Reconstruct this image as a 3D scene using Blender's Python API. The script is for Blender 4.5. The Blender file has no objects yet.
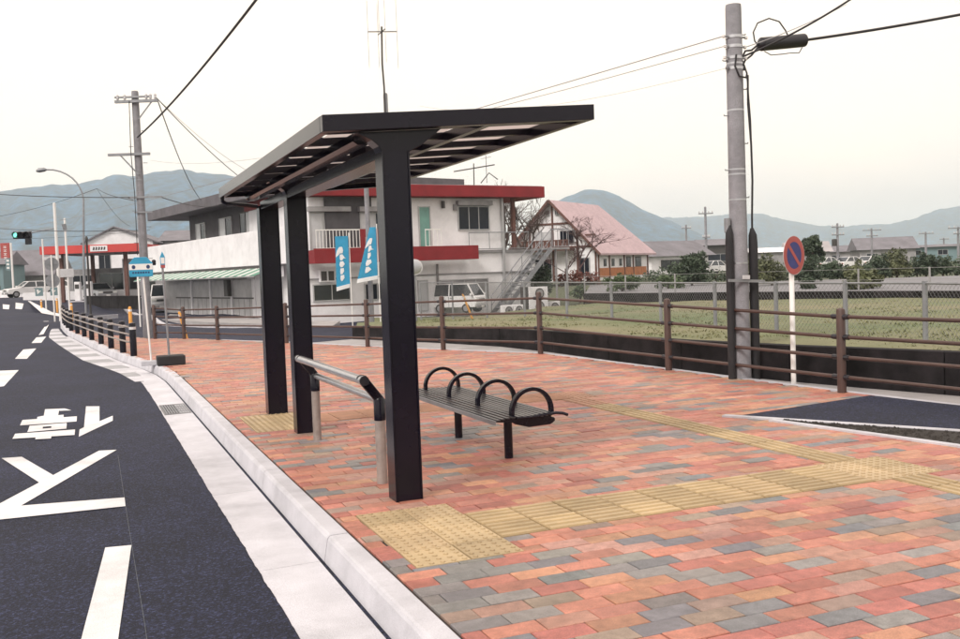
import bpy, math, random
from mathutils import Matrix, Vector
random.seed(7)
R = math.radians
scene = bpy.context.scene
col = scene.collection

# ------------------------------------------------------------------ camera, sky, sun, exposure
cam_data = bpy.data.cameras.new('camera'); cam = bpy.data.objects.new('camera', cam_data); col.objects.link(cam)
yaw, pitch, roll = R(22.2156), R(2.8702), R(-2.0923)
fwd = Vector((math.sin(yaw)*math.cos(pitch), math.cos(yaw)*math.cos(pitch), -math.sin(pitch)))
rgt = Vector((math.cos(yaw), -math.sin(yaw), 0)); upv = rgt.cross(fwd)
r2 = rgt*math.cos(roll) + upv*math.sin(roll); u2 = upv*math.cos(roll) - rgt*math.sin(roll)
cam.matrix_world = Matrix(((r2.x, u2.x, -fwd.x, 0), (r2.y, u2.y, -fwd.y, 0), (r2.z, u2.z, -fwd.z, 1.48), (0, 0, 0, 1)))
cam_data.lens = 36.21; cam_data.sensor_width = 36.0; cam_data.clip_start = 0.05; cam_data.clip_end = 12000
scene.camera = cam

SUN_EL, SUN_AZ = 44.0, -122.0          # azimuth from +Y, towards +X positive: the light comes from the road side
world = bpy.data.worlds.new('World'); scene.world = world; world.use_nodes = True
wn = world.node_tree.nodes; wl = world.node_tree.links; wn.clear()
w_out = wn.new('ShaderNodeOutputWorld'); w_bg = wn.new('ShaderNodeBackground'); w_bg2 = wn.new('ShaderNodeBackground')
sky = wn.new('ShaderNodeTexSky'); sky.sky_type = 'NISHITA'; sky.sun_disc = False
sky.sun_elevation = R(SUN_EL); sky.sun_rotation = R(SUN_AZ); sky.dust_density = 3.0
wl.new(sky.outputs[0], w_bg.inputs[0]); w_bg.inputs[1].default_value = 0.10
# overcast: a closed bank of pale cloud in front of the blue, with slow drifts of grey and cream
tc = wn.new('ShaderNodeTexCoord'); mp = wn.new('ShaderNodeMapping'); mp.inputs['Scale'].default_value = (1.0, 1.0, 2.2)
nz = wn.new('ShaderNodeTexNoise'); nz.inputs['Scale'].default_value = 1.7; nz.inputs['Detail'].default_value = 5; nz.inputs['Roughness'].default_value = 0.5
rp = wn.new('ShaderNodeValToRGB'); rp.color_ramp.elements[0].position = 0.36; rp.color_ramp.elements[1].position = 0.60
rp.color_ramp.elements[0].color = (0.82, 0.765, 0.765, 1); rp.color_ramp.elements[1].color = (1.12, 0.965, 0.80, 1)
wl.new(tc.outputs['Generated'], mp.inputs[0]); wl.new(mp.outputs[0], nz.inputs['Vector']); wl.new(nz.outputs['Fac'], rp.inputs[0])
wl.new(rp.outputs[0], w_bg2.inputs[0]); w_bg2.inputs[1].default_value = 0.86
w_mix = wn.new('ShaderNodeMixShader'); w_mix.inputs[0].default_value = 0.93
wl.new(w_bg.outputs[0], w_mix.inputs[1]); wl.new(w_bg2.outputs[0], w_mix.inputs[2]); wl.new(w_mix.outputs[0], w_out.inputs[0])

sun_d = bpy.data.lights.new('sun', 'SUN'); sun_d.energy = 1.5; sun_d.angle = R(16); sun_d.color = (1.0, 0.95, 0.88)
sun = bpy.data.objects.new('sun', sun_d); col.objects.link(sun)
sdir = Vector((math.sin(R(SUN_AZ))*math.cos(R(SUN_EL)), math.cos(R(SUN_AZ))*math.cos(R(SUN_EL)), math.sin(R(SUN_EL))))
sun.rotation_euler = (-sdir).to_track_quat('-Z', 'Y').to_euler(); sun.location = (0, 0, 60)
scene.cycles.volume_bounces = 3
vs = scene.view_settings; vs.view_transform = 'Standard'; vs.look = 'None'; vs.exposure = 0.73; vs.gamma = 1.0; vs.use_curve_mapping = False

# ------------------------------------------------------------------ materials
MATS = {}
def nd(nt, t, **kw):
    n = nt.nodes.new(t)
    for k, v in kw.items(): n.inputs[k].default_value = v
    return n
def mat(name, c, rough=0.6, var=0.12, scale=6.0, bump=0.0, bscale=60.0, metal=0.0, spec=0.5, c2=None, fine=0.0, attr=False, stain=0.0):
    m = bpy.data.materials.new(name); m.use_nodes = True; nt = m.node_tree; L = nt.links
    b = nt.nodes['Principled BSDF']; b.inputs['Roughness'].default_value = rough; b.inputs['Metallic'].default_value = metal
    b.inputs['Specular IOR Level'].default_value = spec
    geo = nt.nodes.new('ShaderNodeNewGeometry')
    n1 = nd(nt, 'ShaderNodeTexNoise', Scale=scale, Detail=6.0, Roughness=0.6); L.new(geo.outputs['Position'], n1.inputs['Vector'])
    mx = nt.nodes.new('ShaderNodeMix'); mx.data_type = 'RGBA'
    lo = [max(0, v*(1-var)) for v in c]; hi = [min(1, v*(1+var)) for v in (c2 or c)]
    rmp = nt.nodes.new('ShaderNodeMapRange'); rmp.inputs['From Min'].default_value = 0.3; rmp.inputs['From Max'].default_value = 0.7
    L.new(n1.outputs['Fac'], rmp.inputs['Value']); L.new(rmp.outputs[0], mx.inputs['Factor'])
    if attr:
        at = nt.nodes.new('ShaderNodeAttribute'); at.attribute_name = 'Col'
        for k, s in ((6, 1-var), (7, 1+var)):
            mm = nt.nodes.new('ShaderNodeMix'); mm.data_type = 'RGBA'; mm.blend_type = 'MULTIPLY'; mm.inputs['Factor'].default_value = 1
            L.new(at.outputs['Color'], mm.inputs[6]); mm.inputs[7].default_value = (s, s, s, 1); L.new(mm.outputs[2], mx.inputs[k])
    else:
        mx.inputs[6].default_value = (*lo, 1); mx.inputs[7].default_value = (*hi, 1)
    out = mx.outputs[2]
    if fine:
        n2 = nd(nt, 'ShaderNodeTexNoise', Scale=bscale*1.5, Detail=3.0, Roughness=0.7); L.new(geo.outputs['Position'], n2.inputs['Vector'])
        r3 = nt.nodes.new('ShaderNodeMapRange'); r3.inputs['From Min'].default_value = 0.35; r3.inputs['From Max'].default_value = 0.65
        r3.inputs['To Min'].default_value = 1-fine; r3.inputs['To Max'].default_value = 1+fine; L.new(n2.outputs['Fac'], r3.inputs['Value'])
        m3 = nt.nodes.new('ShaderNodeMix'); m3.data_type = 'RGBA'; m3.blend_type = 'MULTIPLY'; m3.inputs['Factor'].default_value = 1
        L.new(out, m3.inputs[6]); L.new(r3.outputs[0], m3.inputs[7]); out = m3.outputs[2]
    if stain:
        n4 = nd(nt, 'ShaderNodeTexNoise', Scale=1.3, Detail=8.0, Roughness=0.65); L.new(geo.outputs['Position'], n4.inputs['Vector'])
        r4 = nt.nodes.new('ShaderNodeMapRange'); r4.inputs['From Min'].default_value = 0.45; r4.inputs['From Max'].default_value = 0.72
        r4.inputs['To Min'].default_value = 1; r4.inputs['To Max'].default_value = 1-stain; L.new(n4.outputs['Fac'], r4.inputs['Value'])
        m4 = nt.nodes.new('ShaderNodeMix'); m4.data_type = 'RGBA'; m4.blend_type = 'MULTIPLY'; m4.inputs['Factor'].default_value = 1
        L.new(out, m4.inputs[6]); L.new(r4.outputs[0], m4.inputs[7]); out = m4.outputs[2]
    L.new(out, b.inputs['Base Color'])
    if bump:
        n5 = nd(nt, 'ShaderNodeTexNoise', Scale=bscale, Detail=4.0, Roughness=0.6); L.new(geo.outputs['Position'], n5.inputs['Vector'])
        bp = nd(nt, 'ShaderNodeBump', Strength=bump, Distance=0.01); L.new(n5.outputs['Fac'], bp.inputs['Height']); L.new(bp.outputs[0], b.inputs['Normal'])
    MATS[name] = m
    return m
mat('brick', (1, 1, 1), 0.52, 0.20, 17, 0.40, 160, attr=True, fine=0.30, spec=0.55, stain=0.30)
mat('bedding', (0.045, 0.032, 0.03), 0.9, 0.3, 20)
mat('tactile', (1, 1, 1), 0.6, 0.16, 3.5, 0.25, 180, fine=0.14, stain=0.2, attr=True)
mat('kerbstone', (0.53, 0.52, 0.565), 0.75, 0.10, 5, 0.3, 160, fine=0.14, stain=0.28)
mat('apron', (0.57, 0.56, 0.605), 0.8, 0.09, 4, 0.3, 140, fine=0.16, stain=0.28)
m = mat('asphalt', (0.0120, 0.0145, 0.0335), 0.76, 0.26, 0.7, 1.0, 80, fine=0.55, spec=0.32, stain=0.22)
nt = m.node_tree; b_ = nt.nodes['Principled BSDF']; lk = b_.inputs['Base Color'].links[0].from_socket      # stone chips in the binder
ge = nt.nodes.new('ShaderNodeNewGeometry'); vo = nt.nodes.new('ShaderNodeTexVoronoi'); vo.inputs['Scale'].default_value = 85.0; nt.links.new(ge.outputs['Position'], vo.inputs['Vector'])
sp = nt.nodes.new('ShaderNodeSeparateColor'); nt.links.new(vo.outputs['Color'], sp.inputs[0])
cr = nt.nodes.new('ShaderNodeValToRGB'); cr.color_ramp.interpolation = 'LINEAR'; e_ = cr.color_ramp.elements; e_[0].position = 0.0; e_[0].color = (0.55, 0.55, 0.55, 1); e_[1].position = 1.0; e_[1].color = (4.2, 4.1, 3.9, 1)
k1 = e_.new(0.55); k1.color = (0.85, 0.85, 0.85, 1); k2 = e_.new(0.85); k2.color = (1.9, 1.9, 1.9, 1)
nt.links.new(sp.outputs[0], cr.inputs[0]); mu = nt.nodes.new('ShaderNodeMix'); mu.data_type = 'RGBA'; mu.blend_type = 'MULTIPLY'; mu.inputs['Factor'].default_value = 1.0
nt.links.new(lk, mu.inputs[6]); nt.links.new(cr.outputs[0], mu.inputs[7]); nt.links.new(mu.outputs[2], b_.inputs['Base Color'])
mat('old_asphalt', (0.065, 0.066, 0.075), 0.85, 0.2, 1.0, 0.5, 90, fine=0.35)
mat('paint_white', (0.72, 0.71, 0.73), 0.65, 0.06, 9, 0.35, 130, fine=0.14, stain=0.32)
mat('chalk', (0.11, 0.12, 0.14), 0.9, 0.4, 30)
mat('grey_paint', (0.33, 0.33, 0.35), 0.8, 0.1, 5, fine=0.1)
mat('grate_metal', (0.22, 0.22, 0.23), 0.5, 0.2, 20, metal=0.6)
mat('black_paint', (0.006, 0.0045, 0.011), 0.20, 0.2, 3, 0.02, 30, spec=0.28)
mat('bench_metal', (0.016, 0.014, 0.020), 0.30, 0.2, 5, spec=0.7)
mat('black_plain', (0.014, 0.012, 0.018), 0.45, 0.2, 6)
mat('black_rubber', (0.016, 0.015, 0.018), 0.75, 0.3, 6, 0.2, 60)
mat('steel', (0.52, 0.52, 0.55), 0.33, 0.1, 6, metal=0.9)
mat('galvanised', (0.27, 0.275, 0.295), 0.55, 0.15, 6, metal=0.55)
mat('grey_post', (0.32, 0.27, 0.25), 0.55, 0.3, 7, metal=0.35, bump=0.1)
mat('brown_paint', (0.070, 0.038, 0.032), 0.48, 0.18, 5, 0.06, 60)
mat('pole_concrete', (0.255, 0.25, 0.275), 0.85, 0.16, 7, 0.4, 90, fine=0.2, stain=0.25)
mat('pale_pole', (0.56, 0.55, 0.57), 0.6, 0.1, 6)
mat('white_post', (0.78, 0.76, 0.75), 0.45, 0.05, 6)
mat('cable', (0.02, 0.018, 0.022), 0.6, 0.1, 6)
mat('cable_pale', (0.34, 0.33, 0.35), 0.6, 0.1, 6)
mat('sign_red', (0.40, 0.075, 0.07), 0.5, 0.1, 6)
mat('sign_blue', (0.03, 0.033, 0.17), 0.5, 0.15, 9)
mat('bus_blue', (0.035, 0.30, 0.50), 0.5, 0.12, 6)
mat('navy', (0.02, 0.04, 0.12), 0.5)
mat('orange_plastic', (0.72, 0.34, 0.07), 0.55, 0.12, 6)
mat('wall_white', (0.80, 0.785, 0.81), 0.8, 0.06, 0.9, 0.1, 20, stain=0.16)
mat('wall_grey', (0.085, 0.08, 0.09), 0.85, 0.18, 2, 0.1, 20)
mat('fascia_grey', (0.12, 0.11, 0.125), 0.7, 0.2, 1.5, stain=0.3)
mat('red_paint', (0.22, 0.009, 0.015), 0.6, 0.12, 1.2, stain=0.15)
mat('slab_grey', (0.30, 0.29, 0.30), 0.8, 0.2, 2, stain=0.3)
mat('shutter', (0.52, 0.51, 0.52), 0.7, 0.12, 1.2, stain=0.2)
mat('awning_white', (0.60, 0.62, 0.60), 0.6, 0.1, 2, stain=0.25)
mat('awning_green', (0.12, 0.27, 0.20), 0.6, 0.15, 2, stain=0.25)
mat('window_glass', (0.012, 0.015, 0.024), 0.12, 0.3, 0.8, spec=0.3)
mat('curtain_glass', (0.48, 0.48, 0.50), 0.3, 0.15, 1.5)
mat('green_glass', (0.16, 0.33, 0.29), 0.2, 0.2, 1.5)
mat('frame_alu', (0.42, 0.42, 0.43), 0.45, 0.1, 5, metal=0.3)
mat('frame_dark', (0.05, 0.045, 0.045), 0.5)
mat('leaf_red', (0.10, 0.035, 0.03), 0.7, 0.4, 1.3, c2=(0.17, 0.06, 0.045))
mat('timber', (0.12, 0.055, 0.045), 0.75, 0.2, 4)
mat('timber_orange', (0.44, 0.17, 0.075), 0.75, 0.2, 3)
mat('roof_pink', (0.47, 0.345, 0.37), 0.75, 0.10, 0.8, fine=0.12, bscale=4)
mat('roof_grey', (0.17, 0.16, 0.18), 0.8, 0.2, 0.8)
mat('roof_pale', (0.36, 0.33, 0.34), 0.8, 0.15, 0.5)
mat('wall_teal', (0.17, 0.25, 0.27), 0.8, 0.08, 0.5)
mat('canopy_red', (0.55, 0.055, 0.05), 0.5, 0.1, 0.5)
mat('car_white', (0.72, 0.71, 0.72), 0.25, 0.03, 1, spec=0.6)
mat('car_silver', (0.40, 0.41, 0.43), 0.3, 0.03, 1, metal=0.4)
mat('car_glass', (0.02, 0.025, 0.03), 0.08, 0.1, 1, spec=0.8)
mat('lamp_lens', (0.75, 0.75, 0.72), 0.15, 0.05, 9)
mat('tail_red', (0.4, 0.02, 0.02), 0.3)
mat('tyre', (0.015, 0.015, 0.016), 0.8)
mat('bark', (0.085, 0.06, 0.055), 0.9, 0.3, 12, 0.5, 40)
mat('bark_red', (0.085, 0.05, 0.05), 0.9, 0.3, 8)
mat('leaf_dark', (0.026, 0.042, 0.032), 0.6, 0.5, 1.3, c2=(0.06, 0.085, 0.05))
mat('leaf_olive', (0.045, 0.058, 0.035), 0.65, 0.45, 1.1, c2=(0.12, 0.13, 0.065))
mat('leaf_mid', (0.035, 0.065, 0.032), 0.6, 0.45, 1.3, c2=(0.085, 0.12, 0.05))
mat('wall_dark', (0.006, 0.0055, 0.0065), 0.85, 0.5, 2.2, 0.5, 14, c2=(0.020, 0.017, 0.019), stain=0.4, spec=0.2)
mat('lane_concrete', (0.36, 0.34, 0.345), 0.85, 0.12, 1.2, 0.2, 80, fine=0.1, stain=0.25)
mat('soil', (0.030, 0.025, 0.022), 0.95, 0.4, 12, 1.0, 60)
mat('lot', (0.20, 0.195, 0.21), 0.85, 0.08, 0.3, stain=0.1)
mat('field', (0.115, 0.160, 0.065), 0.95, 0.12, 0.20, 0.5, 16, c2=(0.20, 0.170, 0.105), fine=0.18, stain=0.1)
mat('ground', (0.060, 0.070, 0.045), 0.95, 0.3, 0.02, c2=(0.09, 0.10, 0.055))
mat('hill', (0.010, 0.055, 0.120), 0.95, 0.35, 0.012, 0, c2=(0.020, 0.080, 0.15), fine=0.7, bscale=0.035)  # blue of the distant haze is painted into the forest colour
mat('grass', (0.14, 0.17, 0.075), 0.8, 0.15, 0.4, c2=(0.20, 0.185, 0.10))
mat('banner_blue', (0.03, 0.27, 0.47), 0.7, 0.15, 2)
mat('cloth_white', (0.72, 0.72, 0.74), 0.8, 0.06, 3)
m = mat('panel', (0.72, 0.63, 0.58), 0.4, 0.06, 3)
pb = m.node_tree.nodes['Principled BSDF']; tr = m.node_tree.nodes.new('ShaderNodeBsdfTranslucent'); tr.inputs[0].default_value = (0.42, 0.36, 0.35, 1)
ms = m.node_tree.nodes.new('ShaderNodeMixShader'); ms.inputs[0].default_value = 0.8
m.node_tree.links.new(pb.outputs[0], ms.inputs[1]); m.node_tree.links.new(tr.outputs[0], ms.inputs[2])
m.node_tree.links.new(ms.outputs[0], m.node_tree.nodes['Material Output'].inputs[0])
m = mat('signal_green', (0.1, 0.7, 0.5), 0.4)
m.node_tree.nodes['Principled BSDF'].inputs['Emission Color'].default_value = (0.25, 1.0, 0.75, 1); m.node_tree.nodes['Principled BSDF'].inputs['Emission Strength'].default_value = 0.9

# ------------------------------------------------------------------ mesh helpers
class MB:
    def __init__(s): s.v = []; s.f = []; s.c = []
    def add(s, vs, fs, c=None):
        n = len(s.v); s.v += [tuple(p) for p in vs]; s.f += [tuple(i+n for i in f) for f in fs]
        if c is not None: s.c += [c]*len(vs)
        return s
    def box(s, x0, x1, y0, y1, z0, z1):
        return s.add([(x0,y0,z0),(x1,y0,z0),(x1,y1,z0),(x0,y1,z0),(x0,y0,z1),(x1,y0,z1),(x1,y1,z1),(x0,y1,z1)],
                     [(0,3,2,1),(4,5,6,7),(0,1,5,4),(1,2,6,5),(2,3,7,6),(3,0,4,7)])
    def hexa(s, a, b):          # two quads of 4 points: bottom, top
        return s.add(list(a)+list(b), [(0,3,2,1),(4,5,6,7),(0,1,5,4),(1,2,6,5),(2,3,7,6),(3,0,4,7)])
    def beam(s, p, q, w, h, up=(0,0,1)):      # rectangular bar from p to q
        p = Vector(p); q = Vector(q); d = (q-p).normalized(); u = Vector(up)
        if abs(d.dot(u)) > 0.99: u = Vector((0,1,0))
        a = d.cross(u).normalized()*w/2; b = a.cross(d).normalized()*h/2
        return s.hexa([p-a-b, p+a-b, p+a+b, p-a+b], [q-a-b, q+a-b, q+a+b, q-a+b])
    def tube(s, pts, r, n=8, cap=True):
        pts = [Vector(p) for p in pts]; rs = r if isinstance(r, (list, tuple)) else [r]*len(pts); rings = []
        prev = None
        for i, p in enumerate(pts):
            d = (pts[min(i+1, len(pts)-1)]-pts[max(i-1, 0)]).normalized()
            if prev is None:
                a = d.cross(Vector((0,0,1)) if abs(d.z) < 0.9 else Vector((1,0,0))).normalized()
            else:
                a = (prev - d*prev.dot(d)).normalized()
            prev = a; b = d.cross(a)
            rings.append([p+(a*math.cos(2*math.pi*k/n)+b*math.sin(2*math.pi*k/n))*rs[i] for k in range(n)])
        vs = [q for rg in rings for q in rg]; fs = []
        for i in range(len(pts)-1):
            for k in range(n): fs.append((i*n+k, i*n+(k+1)%n, (i+1)*n+(k+1)%n, (i+1)*n+k))
        if cap: fs.append(tuple(range(n-1, -1, -1))); fs.append(tuple((len(pts)-1)*n+k for k in range(n)))
        return s.add(vs, fs)
    def prism(s, poly, a0, a1, axis='z'):     # polygon (two coordinates) extruded along the third axis
        n = len(poly); m = {'z': lambda p, t: (p[0], p[1], t), 'y': lambda p, t: (p[0], t, p[1]), 'x': lambda p, t: (t, p[0], p[1])}[axis]
        return s.add([m(p, a0) for p in poly]+[m(p, a1) for p in poly],
                     [tuple(range(n-1, -1, -1)), tuple(range(n, 2*n))]+[(i, (i+1)%n, n+(i+1)%n, n+i) for i in range(n)])
    def lathe(s, prof, n=12, c=(0,0,0)):
        vs = [(c[0]+r*math.cos(2*math.pi*k/n), c[1]+r*math.sin(2*math.pi*k/n), c[2]+z) for r, z in prof for k in range(n)]; fs = []
        for i in range(len(prof)-1):
            for k in range(n): fs.append((i*n+k, i*n+(k+1)%n, (i+1)*n+(k+1)%n, (i+1)*n+k))
        fs.append(tuple(range(n-1, -1, -1))); fs.append(tuple((len(prof)-1)*n+k for k in range(n)))
        return s.add(vs, fs)
    def sheet(s, poly, z=None):
        return s.add([(p[0], p[1], z if z is not None else p[2]) for p in poly], [tuple(range(len(poly)))])
    def mesh(s, name, m, smooth=False):
        me = bpy.data.meshes.new(name); me.from_pydata(s.v, [], s.f)
        if s.c:
            ca = me.color_attributes.new('Col', 'FLOAT_COLOR', 'POINT')
            ca.data.foreach_set('color', [x for c in s.c for x in (*c, 1.0)])
        if smooth: me.polygons.foreach_set('use_smooth', [True]*len(me.polygons))
        me.materials.append(MATS[m]); me.update()
        return me
    def build(s, name, m, parent=None, off=None, bevel=0.0, smooth=False, label=None):
        if off is not None: s.v = [(a-off[0], b-off[1], c-off[2]) for a, b, c in s.v]
        o = bpy.data.objects.new(name, s.mesh(name, m, smooth)); col.objects.link(o); o.parent = parent
        if bevel:
            bv = o.modifiers.new('bevel', 'BEVEL'); bv.width = bevel; bv.segments = 2; bv.limit_method = 'ANGLE'; bv.angle_limit = R(40)
        if smooth:
            es = o.modifiers.new('edges', 'EDGE_SPLIT'); es.split_angle = R(38)
        if label: o['label'] = label
        return o
def put(name, me, parent=None, loc=(0,0,0), rz=0.0):
    o = bpy.data.objects.new(name, me); col.objects.link(o); o.parent = parent; o.location = loc; o.rotation_euler = (0, 0, rz)
    return o
def tag(o, label, cat, group=None):
    o['label'] = label; o['category'] = cat
    if group: o['group'] = group
    return o
def thing(name, label, cat, loc=(0,0,0), rz=0.0, group=None):
    o = bpy.data.objects.new(name, None); col.objects.link(o); o.location = loc; o.rotation_euler = (0, 0, rz); o.empty_display_size = 0.2
    return tag(o, label, cat, group)
def struct(o, kind='structure'):
    o['kind'] = kind; return o
def lerp(a, b, t): return tuple(x+(y-x)*t for x, y in zip(a, b))
def sag(p, q, drop, n=14): return [(*lerp(p, q, i/n)[:2], lerp(p, q, i/n)[2]-4*drop*(i/n)*(1-i/n)) for i in range(n+1)]
def inside(x, y, poly):
    r = False; j = len(poly)-1
    for i in range(len(poly)):
        xi, yi = poly[i][:2]; xj, yj = poly[j][:2]
        if (yi > y) != (yj > y) and x < (xj-xi)*(y-yi)/(yj-yi)+xi: r = not r
        j = i
    return r

# ------------------------------------------------------------------ lie of the land (metres; brick pavement at z = 0)
CTRL = [(0,0,-.15),(0,10,-.15),(0,20,-.15),(-8,8,-.15),(-8,25,-.15),(-2,30,-.15),(-1,38,-.14),(-2,47,-.1),(-8,45,-.1),(-8,62,.02),(-2,60,.02),(-12,92,.62),(-3,98,.62),(5,95,.45),
        (5,5,-.12),(8,5,-.08),(9,10,-.08),(8,16,-.1),(6,20,-.14),(4,26,-.2),(8,24,-.22),(12,28,-.32),(5,35,-.36),(9,34,-.4),(5,48,-.6),(9,43,-.7),(15,40,-.68),(24,43,-.7),(4,60,-.6),(5,68,-.52),(2,58,-.25),
        (3,80,.15),(20,60,-.4),(34,61,.5),(44,70,.5),(60,60,.3),(30,30,.0),(26,26,.1),(120,120,.5),(-60,100,.6),(-60,20,-.1),(60,-20,.1),(10,-10,-.1),(0,-40,-.15),(400,400,1),(-400,400,1),(0,600,1)]
def land(x, y):
    a = b = 0.0
    for cx, cy, cz in CTRL:
        w = 1.0/((x-cx)**2+(y-cy)**2+1.5)**1.6; a += w*cz; b += w
    return a/b

def smooth(t): t = max(0.0, min(1.0, t)); return t*t*(3-2*t)
_shep = land
def land(x, y):                 # the carriageway beside the bus bay is level
    t = max(smooth((y-30)/15), smooth((x-1.6)/3), smooth((-9-x)/10), smooth((-6-y)/20))
    return -0.15 if t == 0 else -0.15+t*(_shep(x, y)+0.15)

# ------------------------------------------------------------------ ground, road, hills
mb = MB(); rad = [0.0]; 
while rad[-1] < 4700: rad.append(rad[-1]*1.09+2.0)
NA = 96; vs_ = [(0, 0, -0.5)]; fs_ = []
for r in rad[1:]:
    for k in range(NA):
        x = r*math.sin(2*math.pi*k/NA); y = r*math.cos(2*math.pi*k/NA); vs_.append((x, y, (land(x, y) if r < 900 else 1.0)-(0.25 if r < 130 else 0.12)))
for k in range(NA): fs_.append((0, 1+(k+1)%NA, 1+k))
for i in range(len(rad)-2):
    for k in range(NA):
        a = 1+i*NA+k; b = 1+i*NA+(k+1)%NA; fs_.append((a, b, b+NA, a+NA))
mb.add(vs_, fs_); struct(mb.build('ground', 'ground'))
mb = MB(); xs = [-22, -16, -12, -8, -5, -3, -1.5, 0, 1.5, 3, 4.5, 6, 7.5, 9, 11, 13, 16]; ys = [-4, 0, 6, 12, 18, 24]+[26+2*i for i in range(46)]
g_ = [(x, y, land(x, y)) for y in ys for x in xs]; nx = len(xs)
mb.add(g_, [(j*nx+i, j*nx+i+1, (j+1)*nx+i+1, (j+1)*nx+i) for j in range(len(ys)-1) for i in range(nx-1)])
road = struct(mb.build('road', 'asphalt'))

def hill(name, pts, near, seed, label):
    rnd = random.Random(seed); mb = MB(); P = []
    for (a, b) in zip(pts[:-1], pts[1:]):
        n = max(2, int(math.dist(a[:2], b[:2])/11))
        for i in range(n): P.append(lerp(a, b, i/n))
    P.append(pts[-1]); rows = 17; ph = [rnd.uniform(0, 6.28) for _ in range(6)]
    for i, p in enumerate(P):
        d = math.hypot(p[0], p[1]); ux, uy = p[0]/d, p[1]/d
        for j in range(rows):
            t = j/(rows-4); dd = d-near+near*t if t <= 1 else d+(t-1)*near*2.2
            prof = smooth(t)**1.15 if t <= 1 else max(-0.03, 1-(t-1)*3.2)
            w = 0.07*(math.sin(i*0.21+ph[0]+t*2)+0.7*math.sin(i*0.53+ph[1]-t*3)+0.5*math.sin(i*1.1+ph[2]))*math.sin(math.pi*min(t, 1))
            h = p[2]*(prof+w*prof)+ (rnd.uniform(-1, 1)*1.5 if 0.2 < t < 1.2 else 0)
            mb.add([(ux*dd, uy*dd, max(h, -0.5))], [])
    mb.f = [(i*rows+j, (i+1)*rows+j, (i+1)*rows+j+1, i*rows+j+1) for i in range(len(P)-1) for j in range(rows-1)]
    o = struct(mb.build(name, 'hill', smooth=False)); o.data.polygons.foreach_set('use_smooth', [True]*len(o.data.polygons)); o['label'] = label
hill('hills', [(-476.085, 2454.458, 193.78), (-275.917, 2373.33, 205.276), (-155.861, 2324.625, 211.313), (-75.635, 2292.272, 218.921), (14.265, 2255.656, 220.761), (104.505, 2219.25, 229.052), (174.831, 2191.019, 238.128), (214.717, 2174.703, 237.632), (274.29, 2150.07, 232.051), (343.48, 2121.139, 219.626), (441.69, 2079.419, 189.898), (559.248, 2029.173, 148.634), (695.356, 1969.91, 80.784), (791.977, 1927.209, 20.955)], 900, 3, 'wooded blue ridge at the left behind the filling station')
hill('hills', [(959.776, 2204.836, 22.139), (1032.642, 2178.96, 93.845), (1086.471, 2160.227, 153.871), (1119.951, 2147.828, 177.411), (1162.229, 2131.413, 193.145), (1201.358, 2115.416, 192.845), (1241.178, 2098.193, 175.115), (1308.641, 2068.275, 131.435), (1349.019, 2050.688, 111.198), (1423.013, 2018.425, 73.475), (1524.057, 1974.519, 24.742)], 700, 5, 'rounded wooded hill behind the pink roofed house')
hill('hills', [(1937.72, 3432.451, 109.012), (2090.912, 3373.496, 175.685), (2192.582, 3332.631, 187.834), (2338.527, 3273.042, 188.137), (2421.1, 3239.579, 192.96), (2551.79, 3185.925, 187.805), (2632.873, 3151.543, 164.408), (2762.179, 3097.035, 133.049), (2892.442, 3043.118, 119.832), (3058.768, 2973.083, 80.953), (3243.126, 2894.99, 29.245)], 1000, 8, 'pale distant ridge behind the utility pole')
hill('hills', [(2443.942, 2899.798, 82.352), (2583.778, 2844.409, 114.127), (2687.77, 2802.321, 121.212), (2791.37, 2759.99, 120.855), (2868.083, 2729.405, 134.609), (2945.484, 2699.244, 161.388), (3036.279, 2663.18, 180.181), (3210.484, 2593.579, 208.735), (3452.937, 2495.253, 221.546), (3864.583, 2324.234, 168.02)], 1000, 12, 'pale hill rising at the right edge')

# ------------------------------------------------------------------ kerb, gutter, brick pavement
KP = [(1.345, -3.0), (1.345, 15.3), (1.335, 16.6), (1.28, 17.9), (1.13, 19.3), (0.92, 20.8), (0.75, 22.2), (0.55, 24.0), (0.36, 26.0), (0.16, 28.2), (-0.03, 30.3), (-0.22, 32.4), (-0.43, 34.8), (-0.62, 38.0), (-0.78, 42.0), (-0.90, 47.0), (-0.75, 50.0), (0.1, 52.5), (1.6, 54.0)]
def resample(path, step):
    out = []; acc = 0.0
    for a, b in zip(path[:-1], path[1:]):
        L = math.dist(a, b)
        while acc < L: out.append(lerp(a, b, acc/L)); acc += step
        acc -= L
    out.append(path[-1]); return out
def sweep(path, prof, zf=None):           # closed profile (offset to the left of the path, z) swept along a plan path
    mb = MB(); n = len(prof); k = len(path)
    for i, p in enumerate(path):
        a = path[max(i-1, 0)]; b = path[min(i+1, k-1)]; dx, dy = b[0]-a[0], b[1]-a[1]; L = math.hypot(dx, dy); nx_, ny_ = -dy/L, dx/L
        z0 = zf(p) if zf else 0
        mb.add([(p[0]+nx_*o, p[1]+ny_*o, z+z0) for o, z in prof], [])
    for i in range(k-1):
        for j in range(n): mb.f.append((i*n+j, i*n+(j+1)%n, (i+1)*n+(j+1)%n, (i+1)*n+j))
    mb.f.append(tuple(range(n))); mb.f.append(tuple((k-1)*n+j for j in range(n-1, -1, -1)))
    return mb
def kz(p): return 0.0 if p[1] < 30 else (land(*p)+0.15)*0.6
kerb = struct(thing('kerb', 'pale concrete kerb of the bus bay', 'kerb')); del kerb['category']
fine = resample(KP, 0.1); pieces = []; i = 0
while i < len(fine)-2:
    step = 21 if fine[i][1] < 14 else 10
    pieces.append(fine[i:i+step+1]); i += step
def trim(path, g=0.0055):
    p = list(path); p[0] = lerp(p[0], p[1], g/math.dist(p[0], p[1])); p[-1] = lerp(p[-1], p[-2], g/max(1e-3, math.dist(p[-1], p[-2]))); return p
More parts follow.
